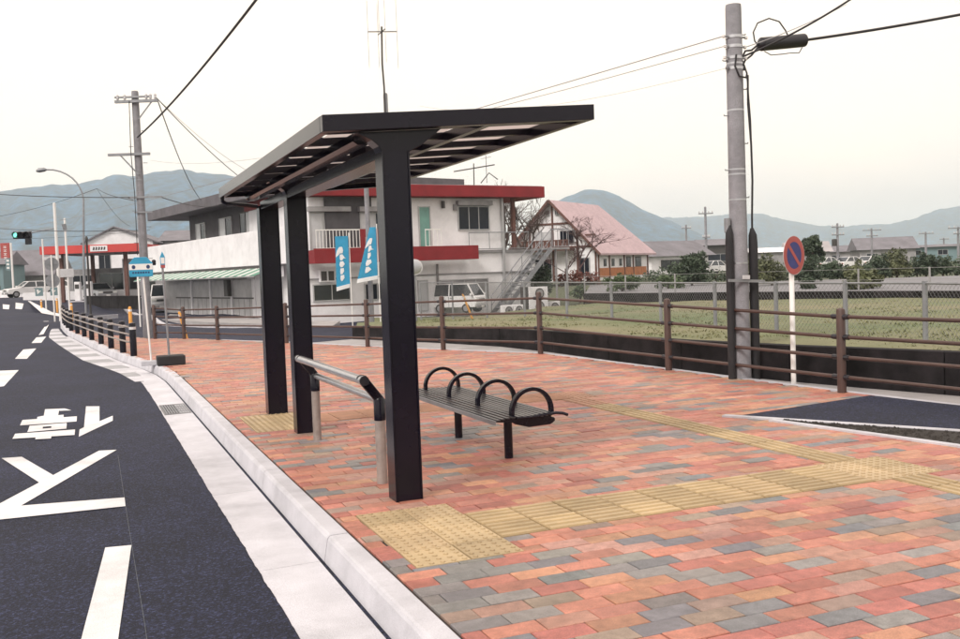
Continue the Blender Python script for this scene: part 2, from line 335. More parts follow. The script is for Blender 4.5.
kprof = [(0.006, -0.25), (0.006, -0.006), (0.012, 0.0), (0.108, 0.0), (0.122, -0.006), (0.132, -0.022), (0.172, -0.25)]
for pc in pieces:
    dz = random.uniform(-0.0015, 0.0015)
    pc = trim(pc) if len(pc) > 2 else pc
    if pc[0][1] < 14: pc = [pc[0], pc[-1]]
    sweep(pc, [(o, z+dz) for o, z in kprof], kz).build('kerb_stone', 'kerbstone', kerb)
gutter = struct(thing('gutter', 'white concrete gutter apron along the kerb', 'gutter')); del gutter['category']
for pc in pieces:
    if pc[-1][1] > 34: continue
    w0 = 0.53 if pc[0][1] < 16 else max(0.30, 0.53-(pc[0][1]-16)*0.06); w1 = 0.53 if pc[-1][1] < 16 else max(0.30, 0.53-(pc[-1][1]-16)*0.06)
    pc = trim(pc, 0.003)
    if pc[0][1] < 14: pc = [pc[0], pc[-1]]
    sweep([(p[0], p[1]-0.95 if pc[-1][1] < 12 else p[1]) for p in pc] if False else pc, [(0.182, -0.25), (0.182, -0.141), (w0, -0.146), (w0, -0.25)]).build('gutter_slab', 'apron', gutter)
# drain grating let into the gutter
gr = thing('drain_grating', 'grey steel drain grating let into the white gutter', 'grating', (1.0, 12.87, -0.14))
MB().box(-0.165, 0.155, -0.50, -0.47, -0.004, 0.004).box(-0.165, 0.155, 0.47, 0.50, -0.004, 0.004).box(-0.165, -0.145, -0.47, 0.47, -0.004, 0.0035).box(0.135, 0.155, -0.47, 0.47, -0.004, 0.0035).build('frame', 'grate_metal', gr)
MB().box(-.143, .133, -.468, .468, -.006, -.003).build('pit_shade', 'black_rubber', gr)  # thin black sheet paints in the darkness of the drain below the bars
bar = MB().box(-.0085, .0085, -.468, .468, -.003, .004).mesh('bar', 'galvanised')
for i in range(9): put('bar', bar, gr, (-.13+.0305*i, 0, 0))
for y in (-.23, 0, .23): MB().box(-.144, .134, y-.008, y+.008, -.0025, .0036).build('crossbar', 'galvanised', gr)
# ragged edge of the asphalt where it laps onto the gutter
mb = MB(); yy = 1.5; rg = random.Random(12); lastx = .815
while yy < 15.2:
    lastx += (.818-lastx)*.4+rg.gauss(0, .0016); mb.add([(.70, yy, -.1495), (lastx-.012, yy, -.1415), (lastx, yy, -.1435)], []); yy += .045
n_ = len(mb.v)//3; mb.f = [(3*i+k, 3*i+k+1, 3*i+k+4, 3*i+k+3) for i in range(n_-1) for k in range(2)]; mb.build('road_edge', 'asphalt', road)

PATCH = [(5.69, 7.57), (7.68, 7.90), (7.86, 6.5), (8.30, 2.6), (8.35, 2.4), (6.67, 5.87)]
FENCE = [(8.05, 3.3, .93), (7.83, 5.75, .93), (7.657, 8.291, .93), (7.502, 11.459, 1.0), (7.319, 15.18, 1.08), (6.291, 17.304, 1.03), (5.385, 19.395, .98), (4.22, 22.05, .92), (3.03, 24.765, .86), (2.352, 26.154, .84), (1.683, 26.944, .9)]
PLAZA = [(p[0], p[1]) for p in KP if p[1] < 36]+[(-0.2, 35.5), (0.5, 31.0), (1.5, 27.4)]+[(x+0.06, y+0.1) for x, y, h in reversed(FENCE)]+[(8.3, -3.0)]
pave = MB(); pave.prism([(x, y) for x, y in PLAZA], -0.3, -0.014); pave = struct(pave.build('brick_pavement', 'bedding'))
# tactile paving: yellow tiles, 0.3 m square, domes at the ends and bars along the way
TILES = []
def tiles(x0, y0, nx_, ny_, kind): 
    for i in range(nx_):
        for j in range(ny_): TILES.append((x0+0.3*i+0.15, y0+0.3*j+0.15, kind))
tiles(1.475, 4.57, 2, 4, 'dot'); tiles(2.075, 4.87, 9, 2, 'barx'); tiles(4.775, 4.87, 2, 2, 'dot'); tiles(4.90, 5.47, 1, 14, 'bary'); tiles(4.90, 3.07, 1, 6, 'bary')
tiles(1.475, 9.40, 2, 4, 'dot'); tiles(2.075, 9.70, 10, 2, 'barx'); tiles(5.075, 9.67, 1, 2, 'dot')
CUTS = [(1.475, 2.075, 4.57, 5.77), (2.075, 4.775, 4.87, 5.47), (4.775, 5.375, 4.87, 5.47), (4.9, 5.2, 5.47, 9.67), (4.9, 5.2, 3.07, 4.87), (1.475, 2.075, 9.4, 10.6), (2.075, 5.075, 9.7, 10.3), (5.075, 5.375, 9.67, 10.27)]
TB, TT = (.40, .285, .15), (.53, .395, .23)          # darker between the bars and round the domes, lighter on the tops
def base():
    b_ = MB(); b_.hexa([(-.147,-.147,-.02),(.147,-.147,-.02),(.147,.147,-.02),(-.147,.147,-.02)], [(-.145,-.145,.001),(.145,-.145,.001),(.145,.145,.001),(-.145,.145,.001)]); b_.c = [TB]*8; return b_
dot = base()
for i in range(5):
    for j in range(5): dot.lathe([(.015, 0.0005), (.0125, .005), (.007, .0065)], 8, (-.12+.06*i, -.12+.06*j, .0005))
barx = base()
for j in range(4):
    y = -.1125+.075*j; barx.hexa([(-.14,y-.016,.0005),(.14,y-.016,.0005),(.14,y+.016,.0005),(-.14,y+.016,.0005)], [(-.136,y-.013,.0075),(.136,y-.013,.0075),(.136,y+.013,.0075),(-.136,y+.013,.0075)])
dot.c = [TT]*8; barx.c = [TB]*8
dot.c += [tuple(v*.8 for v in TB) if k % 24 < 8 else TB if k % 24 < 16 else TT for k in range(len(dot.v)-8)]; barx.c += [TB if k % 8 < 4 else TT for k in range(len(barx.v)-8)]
meshes = {'dot': [], 'bar': []}
for nm, src in (('dot', dot), ('bar', barx)):
    for f in ((.80, .80, .80), (.86, .86, .88), (.93, .92, .94), (1, 1, 1), (.88, .66, .76), (.94, .69, .80)):      # the last two: faded tiles at the far end
        cp = MB(); cp.v, cp.f, cp.c = src.v, src.f, [tuple(v*w for v, w in zip(c, f)) for c in src.c]; meshes[nm].append(cp.mesh('tile_'+nm, 'tactile'))
for x, y, k in TILES:
    put('tactile_tile', random.choice(meshes['dot' if k == 'dot' else 'bar'][4 if y > 9 and x > 2.05 else 0:6 if y > 9 and x > 2.05 else 4]), pave, (x+random.uniform(-.0015, .0015), y+random.uniform(-.0015, .0015), random.uniform(-.001, .0015)), (math.pi/2 if k == 'bary' else 0)+random.uniform(-.004, .004))
# bricks in running bond, 0.25 x 0.125 m
PAL = [((0.457, 0.185, 0.132), 28), ((0.484, 0.241, 0.149), 13), ((0.404, 0.143, 0.113), 17), ((0.225, 0.206, 0.200), 11), ((0.188, 0.186, 0.196), 6), ((0.312, 0.224, 0.178), 13), ((0.436, 0.235, 0.184), 9)]
def bcol(x=0.0, y=0.0):
    gk = .78-.5*smooth((y-7)/5)+1.2*smooth((5.6-y)/2.2)*(.75+.5*math.sin(x*1.9+y*1.3))          # grey bricks come in drifts, more of them at the near end
    c = random.choices([p[0] for p in PAL], [p[1]*(gk if p[0][0] < .25 else 1) for p in PAL])[0]; k = random.uniform(.85, 1.14); return tuple(min(1, v*k*random.uniform(.96, 1.04)) for v in c)
BL, BW, GAP = 0.25, 0.125, 0.005
def subtract(rects, c):
    out = []
    for x0, x1, y0, y1 in rects:
        a0, a1, b0, b1 = max(x0, c[0]), min(x1, c[1]), max(y0, c[2]), min(y1, c[3])
        if a0 >= a1-1e-6 or b0 >= b1-1e-6: out.append((x0, x1, y0, y1)); continue
        if b0-y0 > .03: out.append((x0, x1, y0, b0))
        if y1-b1 > .03: out.append((x0, x1, b1, y1))
        if a0-x0 > .02: out.append((x0, a0, b0, b1))
        if x1-a1 > .02: out.append((a1, x1, b0, b1))
    return out
def brick_geo(mb, hx, hy, cx, cy, z, c, tx=0.0, ty=0.0):
    ch = .004
    P = []
    for s, zz in ((0, -.014), (0, z-ch*.8), (ch, z)):
        for sx, sy in ((-1,-1),(1,-1),(1,1),(-1,1)): P.append((cx+sx*(hx-s), cy+sy*(hy-s), zz+(sx*tx+sy*ty if zz > -.01 else 0)))
    mb.c += [tuple(v*k for v in c) for k in [random.uniform(.86, 1.1) for _ in range(12)]]
    mb.add(P, [(0,1,5,4),(1,2,6,5),(2,3,7,6),(3,0,4,7),(4,5,9,8),(5,6,10,9),(6,7,11,10),(7,4,8,11),(8,9,10,11)])
def px(x, y, z=0):
    d = Vector((x, y, z-1.48)); w = d.dot(fwd)
    return (480+965.6*d.dot(r2)/w, 319.5-965.6*d.dot(u2)/w, w) if w > .3 else (-1, -1, w)
ALL = []
j = 0; y = 0.9
while y < 35:
    x = 1.345-random.choice((0.0, .0))-(BL/2 if j % 2 else 0)-3.0 + (0.03*math.sin(j*1.7))
    while x < 8.3:
        for q in [(max(x, 1.352) if y < 15.3 else x, x+BL, y, y+BW)]:
            if q[1]-q[0] < .007: continue
            mx_, my_ = (q[0]+q[1])/2, (q[2]+q[3])/2
            if inside(mx_, my_, PLAZA) and not (inside(mx_, my_, PATCH) and inside(mx_-.3, my_, PATCH)): ALL.append(q)
        x += BL
    y += BW; j += 1
done = []
for q in ALL:
    rs = [q]
    for c in CUTS: rs = subtract(rs, c)
    done += rs
def vis(q):
    a = px((q[0]+q[1])/2, (q[2]+q[3])/2); return 0 <= a[0] < 960 and 0 <= a[1] < 645
near = sorted([q for q in done if vis(q)], key=lambda q: px((q[0]+q[1])/2, (q[2]+q[3])/2)[2]-(q[1]-q[0])*.5)[:300]
nset = set(near); rest = MB(); cache = {}
for q in done:
    hx, hy = (q[1]-q[0])/2-GAP/2, (q[3]-q[2])/2-GAP/2; cx_, cy_ = (q[0]+q[1])/2, (q[2]+q[3])/2
    z = random.uniform(-.0022, .0022)
    if q in nset:
        key = (round(hx, 3), round(hy, 3), random.randrange(60), int(cy_*2))
        if key not in cache:
            b_ = MB(); brick_geo(b_, hx, hy, 0, 0, 0, bcol(cx_, cy_)); cache[key] = b_.mesh('brick', 'brick')
        o = put('brick', cache[key], pave, (cx_, cy_, z), random.uniform(-.006, .006)); o.rotation_euler[0] = random.uniform(-.006, .006)
    else:
        brick_geo(rest, hx, hy, cx_+random.uniform(-.001, .001), cy_+random.uniform(-.001, .001), z, bcol(cx_, cy_), random.uniform(-.0007, .0007), random.uniform(-.0007, .0007))
struct(rest.build('bricks', 'brick', pave), 'stuff')

# asphalt crossing wedge with its two pale edgings and the strip of bare soil
pt = MB().prism(PATCH, -.06, .008); pt = struct(pt.build('driveway', 'asphalt'))
for path, w in (([(5.62, 7.66), (6.67, 5.87), (8.35, 2.4)], .085), ([(5.80, 7.19), (6.14, 5.41), (6.55, 3.2), (6.8, 2.0)], .07)):
    e = sweep(path, [(-w/2, -.02), (-w/2, .016), (w/2, .016), (w/2, -.02)]); e.build('edging_strip', 'kerbstone', pt)
MB().prism([(5.83, 7.19), (6.63, 5.86), (8.2, 2.5), (6.75, 2.3), (6.17, 5.41)], -.05, .0095).build('soil_strip', 'soil', pt)
mb = MB()
for i in range(900):
    t = random.random()**1.3; y = 7.1-4.2*t; x0 = 5.83+(7.19-y)*.185; x1 = 6.63-(y-5.86)*.6 if y < 7.19 else 5.9
    x = random.uniform(x0+.03, max(x0+.04, min(x1-.04, 7.6))); s = random.uniform(.006, .02)
    mb.add([(x-s, y-s, .008), (x+s, y-s*.7, .008), (x+s*.8, y+s, .008), (x-s*.6, y+s*.8, .008), (x, y, .008+s*1.1)], [(0,1,4),(1,2,4),(2,3,4),(3,0,4)])
struct(mb.build('clods', 'soil', pt), 'stuff')

# ------------------------------------------------------------------ road markings (flat paint on the road)
def marking(polys, m='paint_white', name='road_marking', dz=.005):
    mb = MB()
    for i_, p in enumerate(polys): mb.sheet([(q[0], q[1], land(q[0], q[1])+dz+.0006*i_) for q in p])
    return mb.build(name, m, road)
MARKS = [
 [[(-0.056, 14.0), (0.111, 13.876), (0.089, 12.348), (0.249, 12.767), (0.237, 12.298), (-0.134, 11.224), (-0.129, 11.79), (-0.082, 11.941)]],
 [[(-0.562, 14.046), (-0.385, 13.971), (-0.384, 13.276), (-0.32, 13.28), (-0.318, 12.97), (-0.617, 12.981), (-0.624, 13.268), (-0.552, 13.347)],
  [(-0.385, 13.971), (-0.321, 13.946), (-0.233, 13.671), (-0.38, 13.724)],
  [(-0.784, 13.082), (-0.163, 12.995), (-0.164, 12.5), (-0.783, 12.578)],
  [(-0.675, 12.476), (-0.272, 12.44), (-0.27, 12.253), (-0.673, 12.294)],
  [(-0.671, 12.125), (-0.269, 12.097), (-0.267, 11.936), (-0.675, 11.941)],
  [(-0.674, 12.328), (-0.526, 12.31), (-0.52, 12.086), (-0.671, 12.101)],
  [(-0.434, 12.306), (-0.27, 12.287), (-0.268, 12.062), (-0.431, 12.083)],
  [(-0.793, 11.872), (-0.175, 11.789), (-0.177, 11.359), (-0.797, 11.49)],
  [(-0.568, 11.497), (-0.409, 11.456), (-0.409, 11.249), (-0.564, 11.289)]],
 [[(0.054, 10.15), (0.216, 10.099), (-0.526, 7.909), (-0.725, 7.578), (-0.75, 7.887)], [(-0.816, 10.267), (-0.638, 10.228), (-0.318, 9.023), (-0.418, 8.745)],
  [(-0.749, 7.869), (-0.527, 7.927), (0.203, 7.789), (0.198, 7.479), (-0.72, 7.529)]],
 [[(0.038, 6.365), (0.19, 6.341), (0.062, 4.694), (0.02, 4.11), (-0.152, 4.197), (-0.095, 4.777)]],
 [[(-1.573, 17.713), (-1.879, 21.378), (-1.277, 21.133), (-1.315, 17.842)]],
 [[(-1.56, 28.076), (-1.252, 28.229), (-1.287, 24.326), (-1.55, 24.581)]],
 [[(-1.515, 34.616), (-1.229, 34.802), (-1.234, 30.972), (-1.499, 31.057)]],
]
for p in MARKS: marking(p)
marking([[(-1.9, 51.605), (-1.638, 50.758), (-1.449, 44.586), (-1.363, 36.301), (-1.497, 35.892), (-1.574, 43.165)]], dz=.012)
for p in ([(-4.284, 86.753), (-4.036, 86.174), (-1.753, 60.085), (-1.297, 58.251), (-1.26, 56.472), (-2.231, 58.953)], [(-5.849, 82.885), (-5.284, 81.662), (-4.942, 75.294), (-5.384, 76.195)], [(-5.047, 84.673), (-4.397, 83.216), (-4.083, 74.7), (-4.551, 75.667)], [(-8.342, 114.685), (-7.865, 113.333), (-7.114, 102.397), (-7.538, 103.514)], [(-8.263, 125.244), (-7.871, 124.041), (-6.19, 99.958), (-6.596, 101.029)]):
    marking([p], dz=.03)
# pale hatching between the running line and the gutter
HA = [(0.704, 16.967), (0.503, 19.039), (0.223, 20.729), (-0.105, 22.717), (-0.397, 25.734), (-0.755, 29.612), (-1.142, 34.232), (-1.22, 38.951), (-1.25, 45.425)]
kpath = resample(KP, .25)
def kerb_left(y):
    p = min(kpath, key=lambda q: abs(q[1]-y)); return p[0]-.5+min(.2, max(0, (y-17)*.04))
def hatch_left(y):
    for a, b in zip(HA[:-1], HA[1:]):
        if a[1] <= y <= b[1]: return a[0]+(b[0]-a[0])*(y-a[1])/(b[1]-a[1])
    return HA[-1][0] if y > HA[-1][1] else HA[0][0]
y = HA[0][1]; k = 0
while y < 41:
    y1 = y+(1.0 if k % 2 == 0 else .85)*(1+.02*(y-18))
    a, b, c, d = hatch_left(y), kerb_left(y), kerb_left(y1), hatch_left(y1)
    if min(b-a, c-d) > .05: marking([[(a, y), (b+.05, y), (c+.05, y1), (d, y1)]], 'apron' if k % 2 == 0 else 'grey_paint', dz=.004+.0005*(k % 3))
    y = y1; k += 1
# thin chalk setting-out line
marking([[(0.215, 9.779), (0.219, 9.777), (0.197, 7.025), (0.186, 4.798), (0.179, 4.364), (0.176, 4.365), (0.183, 4.799), (0.194, 7.027)]], 'chalk', dz=.004)

# ------------------------------------------------------------------ lane, retaining wall, field, parking lot
WALL = [(10.9, -2.0), (9.7, 3.0), (8.62, 7.4), (8.15, 9.3), (7.85, 11.2), (7.80, 13.4), (7.78, 15.9), (7.55, 18.3), (6.85, 20.1), (5.9, 22.6)]
lane = MB(); fl = [(8.05, 3.3)]+[(x, y) for x, y, h in FENCE[2:9]]; left = resample([(8.3, -2.5), (7.83, 5.75)]+[(x, y) for x, y, h in FENCE[2:8]], 1.0); right = resample(WALL, 1.0)
n = min(len(left), len(right))
for i in range(n):
    a = left[int(i*(len(left)-1)/(n-1))]; b = right[int(i*(len(right)-1)/(n-1))]
    lane.add([(a[0]+.05, a[1]+.05, -.045), (b[0], b[1], -.04)], [])
lane.f = [(2*i, 2*i+1, 2*i+3, 2*i+2) for i in range(n-1)]
struct(lane.build('lane', 'lane_concrete'))
wall = thing('retaining_wall', 'low dark stained retaining wall behind the brown fence', 'wall', (7.8, 11.2, 0))
wp = resample(WALL, 2.0)
def wtop(p): return .43-.011*max(0, p[1]-8)
for a, b in zip(wp[:-1], wp[1:]):
    q = trim([a, b], .006); dx, dy = q[1][0]-q[0][0], q[1][1]-q[0][1]; L = math.hypot(dx, dy); nx_, ny_ = dy/L*.18, -dx/L*.18
    mb = MB().hexa([(q[0][0], q[0][1], -.3), (q[0][0]+nx_, q[0][1]+ny_, -.3), (q[1][0]+nx_, q[1][1]+ny_, -.3), (q[1][0], q[1][1], -.3)],
                   [(q[0][0]+.02*0, q[0][1], wtop(q[0])), (q[0][0]+nx_, q[0][1]+ny_, wtop(q[0])), (q[1][0]+nx_, q[1][1]+ny_, wtop(q[1])), (q[1][0], q[1][1], wtop(q[1]))])
    mb.build('wall_panel', 'wall_dark', wall, off=(7.8, 11.2, 0), bevel=.008)
FC = [(8.6,7.5,.40),(7.85,11,.38),(7.8,15,.34),(7.2,19,.30),(6,23,.22),(26,24,.2),(20,27,.15),(23,23,.2),(14,12,.36),(12,20,.25),(12,30,-.15),(12,38,-.55),(18,40,-.62),(22,40,-.6),(27,36,.0),(20.5,34.5,.12),(19,36.5,-.1),(14,5,.38),(25,10,.3)]
def fieldz(x, y):
    a = b = 0.0
    for cx, cy, cz in FC:
        w = 1.0/((x-cx)**2+(y-cy)**2+.4)**1.5; a += w*cz; b += w
    return a/b
mb = MB(); fp = resample(WALL, .8); nt_ = 20; FQ = []
for i, p in enumerate(fp):
    s = i/(len(fp)-1); ang = R(8+66*s**1.1); ln = 24-3*s
    for k in range(nt_):
        t = (k/(nt_-1))**1.4*ln; x = p[0]+.1+math.cos(ang)*t; y = p[1]+math.sin(ang)*t; z = fieldz(x, y)+(.03*math.sin(x*1.3)*math.sin(y*1.1) if k else 0)
        z = min(z, wtop(p)-.02) if k == 0 else z
        mb.add([(x, y, z)], []); FQ.append((x, y, z))
mb.f = [(i*nt_+k, i*nt_+k+1, (i+1)*nt_+k+1, (i+1)*nt_+k) for i in range(len(fp)-1) for k in range(nt_-1)]
field = struct(mb.build('field', 'field', smooth=False)); field.data.polygons.foreach_set('use_smooth', [True]*len(field.data.polygons))
mb = MB(); rnd = random.Random(4); wp2 = resample(WALL, .5)
while len(mb.f) < 14000:
    q = FQ[rnd.randrange(len(FQ))]; x = q[0]+rnd.gauss(0, .7); y = q[1]+rnd.gauss(0, .7); z = fieldz(x, y)
    v = px(x, y, z)
    if not (400 < v[0] < 1000) or v[1] > 352 or x < .55+min(wp2, key=lambda w_: abs(w_[1]-y))[0]: continue
    dens = .5+.5*math.sin(x*.55+1.2*math.sin(y*.33))*math.sin(y*.42+.6*math.sin(x*.27))
    if rnd.random() > .5+.5*dens: continue
    for k in range(4):
        h = rnd.uniform(.012, .035); a = rnd.uniform(0, 6.28); w = rnd.uniform(.008, .02); lx, ly = rnd.uniform(-.04, .04), rnd.uniform(-.04, .04); bx, by = x+rnd.uniform(-.06, .06), y+rnd.uniform(-.06, .06)
        mb.add([(bx-w*math.cos(a), by-w*math.sin(a), z-.01), (bx+w*math.cos(a), by+w*math.sin(a), z-.01), (bx+lx, by+ly, z+h)], [(0, 1, 2)])
g = struct(mb.build('grass', 'grass'), 'stuff'); g['label'] = 'thin short grass of the open field'
LOT = [(23.494, 19.006, 0.376), (22.863, 23.049, 0.377), (21.352, 27.992, 0.375), (20.124, 31.197, 0.366), (18.942, 34.926, 0.387)]
LOTB = [(41.709, 33.734, 0.299), (36.622, 36.904, 0.51), (32.072, 42.016, 0.666), (30.854, 45.759, 0.685), (28.139, 51.198, 0.763)]
LZ = .40
mb = MB().add([(x, y, LZ) for x, y, z in LOT]+[(x, y, LZ) for x, y, z in LOTB], [(i, i+1, 6+i, 5+i) for i in range(4)])
struct(mb.build('parking_lot', 'lot'))
lw = thing('low_wall', 'low dark wall along the near edge of the pale parking lot', 'wall', (LOT[1][0], LOT[1][1], 0))
for a, b in zip(LOT[:-1], LOT[1:]):
    sweep(resample([b[:2], a[:2]], 30), [(-.1, -.6), (-.1, .41), (.12, .41), (.12, -.6)]).build('wall_panel', 'wall_dark', lw, off=(LOT[1][0], LOT[1][1], 0))

# ------------------------------------------------------------------ brown pipe fence round the pavement
def fence_brown():
    t = thing('pipe_fence', 'brown four rail pipe fence round the back of the brick pavement', 'fence', (*FENCE[4][:2], 0)); o = (*FENCE[4][:2], 0)
    for x, y, h in FENCE:
        mb = MB().lathe([(.048, -.05), (.048, h-.03), (.04, h-.008), (.015, h+.004)], 14, (x, y, 0)); mb.build('post', 'brown_paint', t, off=o, smooth=True)
    for (xa, ya, ha), (xb, yb, hb) in zip(FENCE[:-1], FENCE[1:]):
        d = Vector((xb-xa, yb-ya)).normalized()*.085
        for f in (.90, .66, .42, .185):
            p, q = (xa+d.x, ya+d.y, ha*f), (xb-d.x, yb-d.y, hb*f)
            r_ = MB().tube([p, q], .021, 10); r_ = r_.build('rail', 'brown_paint', t, off=o, smooth=True)
            for s0, s1 in (((xa+d.x*.5, ya+d.y*.5, ha*f), lerp(p, q, .012)), (lerp(q, p, .012), (xb-d.x*.5, yb-d.y*.5, hb*f))): MB().tube([s0, s1], .029, 8).build('socket', 'black_plain', r_, off=o)
fence_brown()
bk = sweep(resample([(2.5, 26.6), (3.3, 25.2), (4.6, 22.9), (5.6, 20.3)], .8), [(-.16, -.35), (-.16, -.02), (-.30, -.05), (-.42, -.35)]); bk = struct(bk.build('kerb', 'kerbstone'))
struct(sweep(resample([(x+.11, y+.03) for x, y, h in FENCE[:5]]+[(x+.09, y+.09) for x, y, h in FENCE[5:9]], .7), [(-.05, -.2), (-.05, .003), (.05, .003), (.05, -.2)]).build('kerb', 'kerbstone'))
# ------------------------------------------------------------------ chain link fence in the field
CL = [(9.403, 7.606, 1.148), (9.908, 9.238, 1.134), (9.989, 10.719, 1.136), (10.073, 12.307, 1.138), (10.271, 14.173, 1.137), (10.488, 16.247, 1.136), (10.758, 18.624, 1.134), (11.088, 21.41, 1.131), (11.387, 24.531, 1.102), (11.559, 27.703, 1.072), (11.815, 31.382, 1.033), (11.914, 35.125, 0.992)]
t = thing('chain_link_fence', 'grey chain link fence crossing the grass field', 'fence', (CL[3][0], CL[3][1], .3)); o = (CL[3][0], CL[3][1], .3)
for x, y, z in CL:
    MB().tube([(x, y, fieldz(x, y)-.1), (x, y, 1.15)], .034, 8).build('post', 'galvanised', t, off=o, smooth=True)
mesh_ = MB()
for a, b in zip(CL[:-1], CL[1:]):
    MB().tube([(a[0], a[1], 1.12), (b[0], b[1], 1.12)], .017, 6).build('rail', 'galvanised', t, off=o)
    L = math.dist(a[:2], b[:2]); za, zb = fieldz(*a[:2])+.04, fieldz(*b[:2])+.04; sp = .085
    def at(u, h): return (a[0]+(b[0]-a[0])*u/L, a[1]+(b[1]-a[1])*u/L, h)
    H_ = 1.11-min(za, zb); k = -int(H_/sp)
    while k*sp < L:
        for s in (1, -1):
            u0, u1 = (k*sp, k*sp+H_) if s == 1 else (k*sp+H_, k*sp); h0, h1 = 1.11-H_, 1.11
            if max(u0, u1) <= 0 or min(u0, u1) >= L: continue
            def cl(u, h, uo, ho):
                if u < 0: return 0, h+(ho-h)*(0-u)/(uo-u)
                if u > L: return L, h+(ho-h)*(L-u)/(uo-u)
                return u, h
            ua, ha = cl(u0, h0, u1, h1); ub, hb = cl(u1, h1, u0, h0)
            mesh_.tube([at(ua, ha), at(ub, hb)], .0019, 3, cap=False)
        k += 1
struct(mesh_.build('wire_mesh', 'galvanised', t, off=o), 'stuff')
# far post and wire fence along the lot
t = thing('wire_fence', 'thin grey post fence at the front of the far parking lot', 'fence', (LOT[2][0], LOT[2][1], LZ)); o = (LOT[2][0], LOT[2][1], LZ)
lp = resample([p[:2] for p in LOT], 2.4)
for p in lp: MB().tube([(*p, LZ-.1), (*p, LZ+.72)], .03, 6).build('post', 'slab_grey', t, off=o)
for a, b in zip(lp[:-1], lp[1:]):
    for h in (.70, .36): MB().tube([(*a, LZ+h), (*b, LZ+h)], .006, 5).build('rail', 'slab_grey', t, off=o)

# ------------------------------------------------------------------ roadside barrier, black posts and three steel rails
BP = [(.878, 20.98), (.717, 22.23), (.519, 23.99), (.335, 26.02), (.131, 28.19), (-.055, 30.25), (-.252, 32.39), (-.458, 34.74), (-.60, 37.2), (-.72, 39.8), (-.82, 42.5), (-.88, 45.3)]
t = thing('roadside_barrier', 'low roadside barrier of black posts and steel rails along the kerb', 'barrier', (*BP[0], 0)); o = (*BP[0], 0)
for x, y in BP:
    p = MB().lathe([(.066, -.1), (.066, .655), (.06, .675), (.03, .685)], 14, (x, y, 0)); p = p.build('post', 'black_paint', t, off=o, smooth=True)
    MB().lathe([(.0675, .545), (.0675, .60)], 14, (x, y, 0)).build('reflector_band', 'pale_pole', p, off=o, smooth=True)
for a, b in zip(BP[:-1], BP[1:]):
    for h in (.60, .45, .29): MB().tube([(a[0]-.075, a[1], h), (b[0]-.075, b[1], h)], .019, 8).build('rail', 'grey_post', t, off=o, smooth=True)

# ------------------------------------------------------------------ bus shelter
S = thing('bus_shelter', 'black steel bus shelter with a flat cantilevered roof', 'bus shelter', (1.89, 6.03, 0)); so = (1.89, 6.03, 0)
Y0, Y1 = 5.88, 10.78; XL, XR = 1.406, 3.305
def ztop(x): return 2.473+(x-XL)*.0648
def zbot(x): return ztop(x)-.104
for ya, yb, xa, xb in ((5.955, 6.12, 1.80, 1.985), (9.085, 9.25, 1.80, 1.985), (10.56, 10.73, 1.79, 2.0)):
    p = MB().box(xa, xa+.012, ya, yb, 0, 2.27).box(xa+.012, xb-.012, ya+.006, yb-.006, 0, 2.27).box(xb-.012, xb, ya, yb, 0, 2.27)
    p = p.build('post', 'black_paint', S, off=so, bevel=.003)
    if ya < 10:
        gpoly = [(xa-.16, zbot(xa-.16)-.002), (xa-.06, 2.335), (xa-.014, 2.298), (xa, 2.262), (xb, 2.262), (xb+.02, 2.275), (xb+.08, 2.305), (2.215, zbot(2.215)-.002)]
        MB().prism(gpoly, ya+.012, yb-.012, 'y').build('gusset', 'black_paint', S, off=so, bevel=.003)
def fascia(poly, a0, a1, axis): return MB().prism(poly, a0, a1, axis)
MB().hexa([(XL, Y0, zbot(XL)), (XR, Y0, zbot(XR)), (XR, Y0+.07, zbot(XR)), (XL, Y0+.07, zbot(XL))], [(XL, Y0, ztop(XL)), (XR, Y0, ztop(XR)), (XR, Y0+.07, ztop(XR)), (XL, Y0+.07, ztop(XL))]).build('fascia', 'black_paint', S, off=so, bevel=.003)
MB().hexa([(XL, Y1-.07, zbot(XL)), (XR, Y1-.07, zbot(XR)), (XR, Y1, zbot(XR)), (XL, Y1, zbot(XL))], [(XL, Y1-.07, ztop(XL)), (XR, Y1-.07, ztop(XR)), (XR, Y1, ztop(XR)), (XL, Y1, ztop(XL))]).build('fascia', 'black_paint', S, off=so, bevel=.003)
MB().box(XL-.001, XL+.05, Y0+.072, Y1-.072, zbot(XL), ztop(XL)+.001).build('fascia', 'black_paint', S, off=so, bevel=.003)
MB().box(XR-.05, XR+.001, Y0+.072, Y1-.072, zbot(XR), ztop(XR)).build('fascia', 'black_paint', S, off=so, bevel=.003)
# ribs across, at 0.6 m, and two bearers along; pale panels between them
RY = [5.98]+[6.26+.6*i for i in range(8)]+[10.68]
for y in RY:
    MB().hexa([(XL+.05, y-.03, ztop(XL)-.068), (XR-.05, y-.03, ztop(XR)-.068), (XR-.05, y+.03, ztop(XR)-.068), (XL+.05, y+.03, ztop(XL)-.068)],
              [(XL+.05, y-.03, ztop(XL)-.012), (XR-.05, y-.03, ztop(XR)-.012), (XR-.05, y+.03, ztop(XR)-.012), (XL+.05, y+.03, ztop(XL)-.012)]).build('rib', 'black_paint', S, off=so)
for xa, xb in ((2.55, 2.61),):
    MB().hexa([(xa, Y0+.07, zbot(xa)+.012), (xb, Y0+.07, zbot(xb)+.012), (xb, Y1-.07, zbot(xb)+.012), (xa, Y1-.07, zbot(xa)+.012)], [(xa, Y0+.07, ztop(xa)-.022), (xb, Y0+.07, ztop(xb)-.022), (xb, Y1-.07, ztop(xb)-.022), (xa, Y1-.07, ztop(xa)-.022)]).build('bearer', 'black_paint', S, off=so)
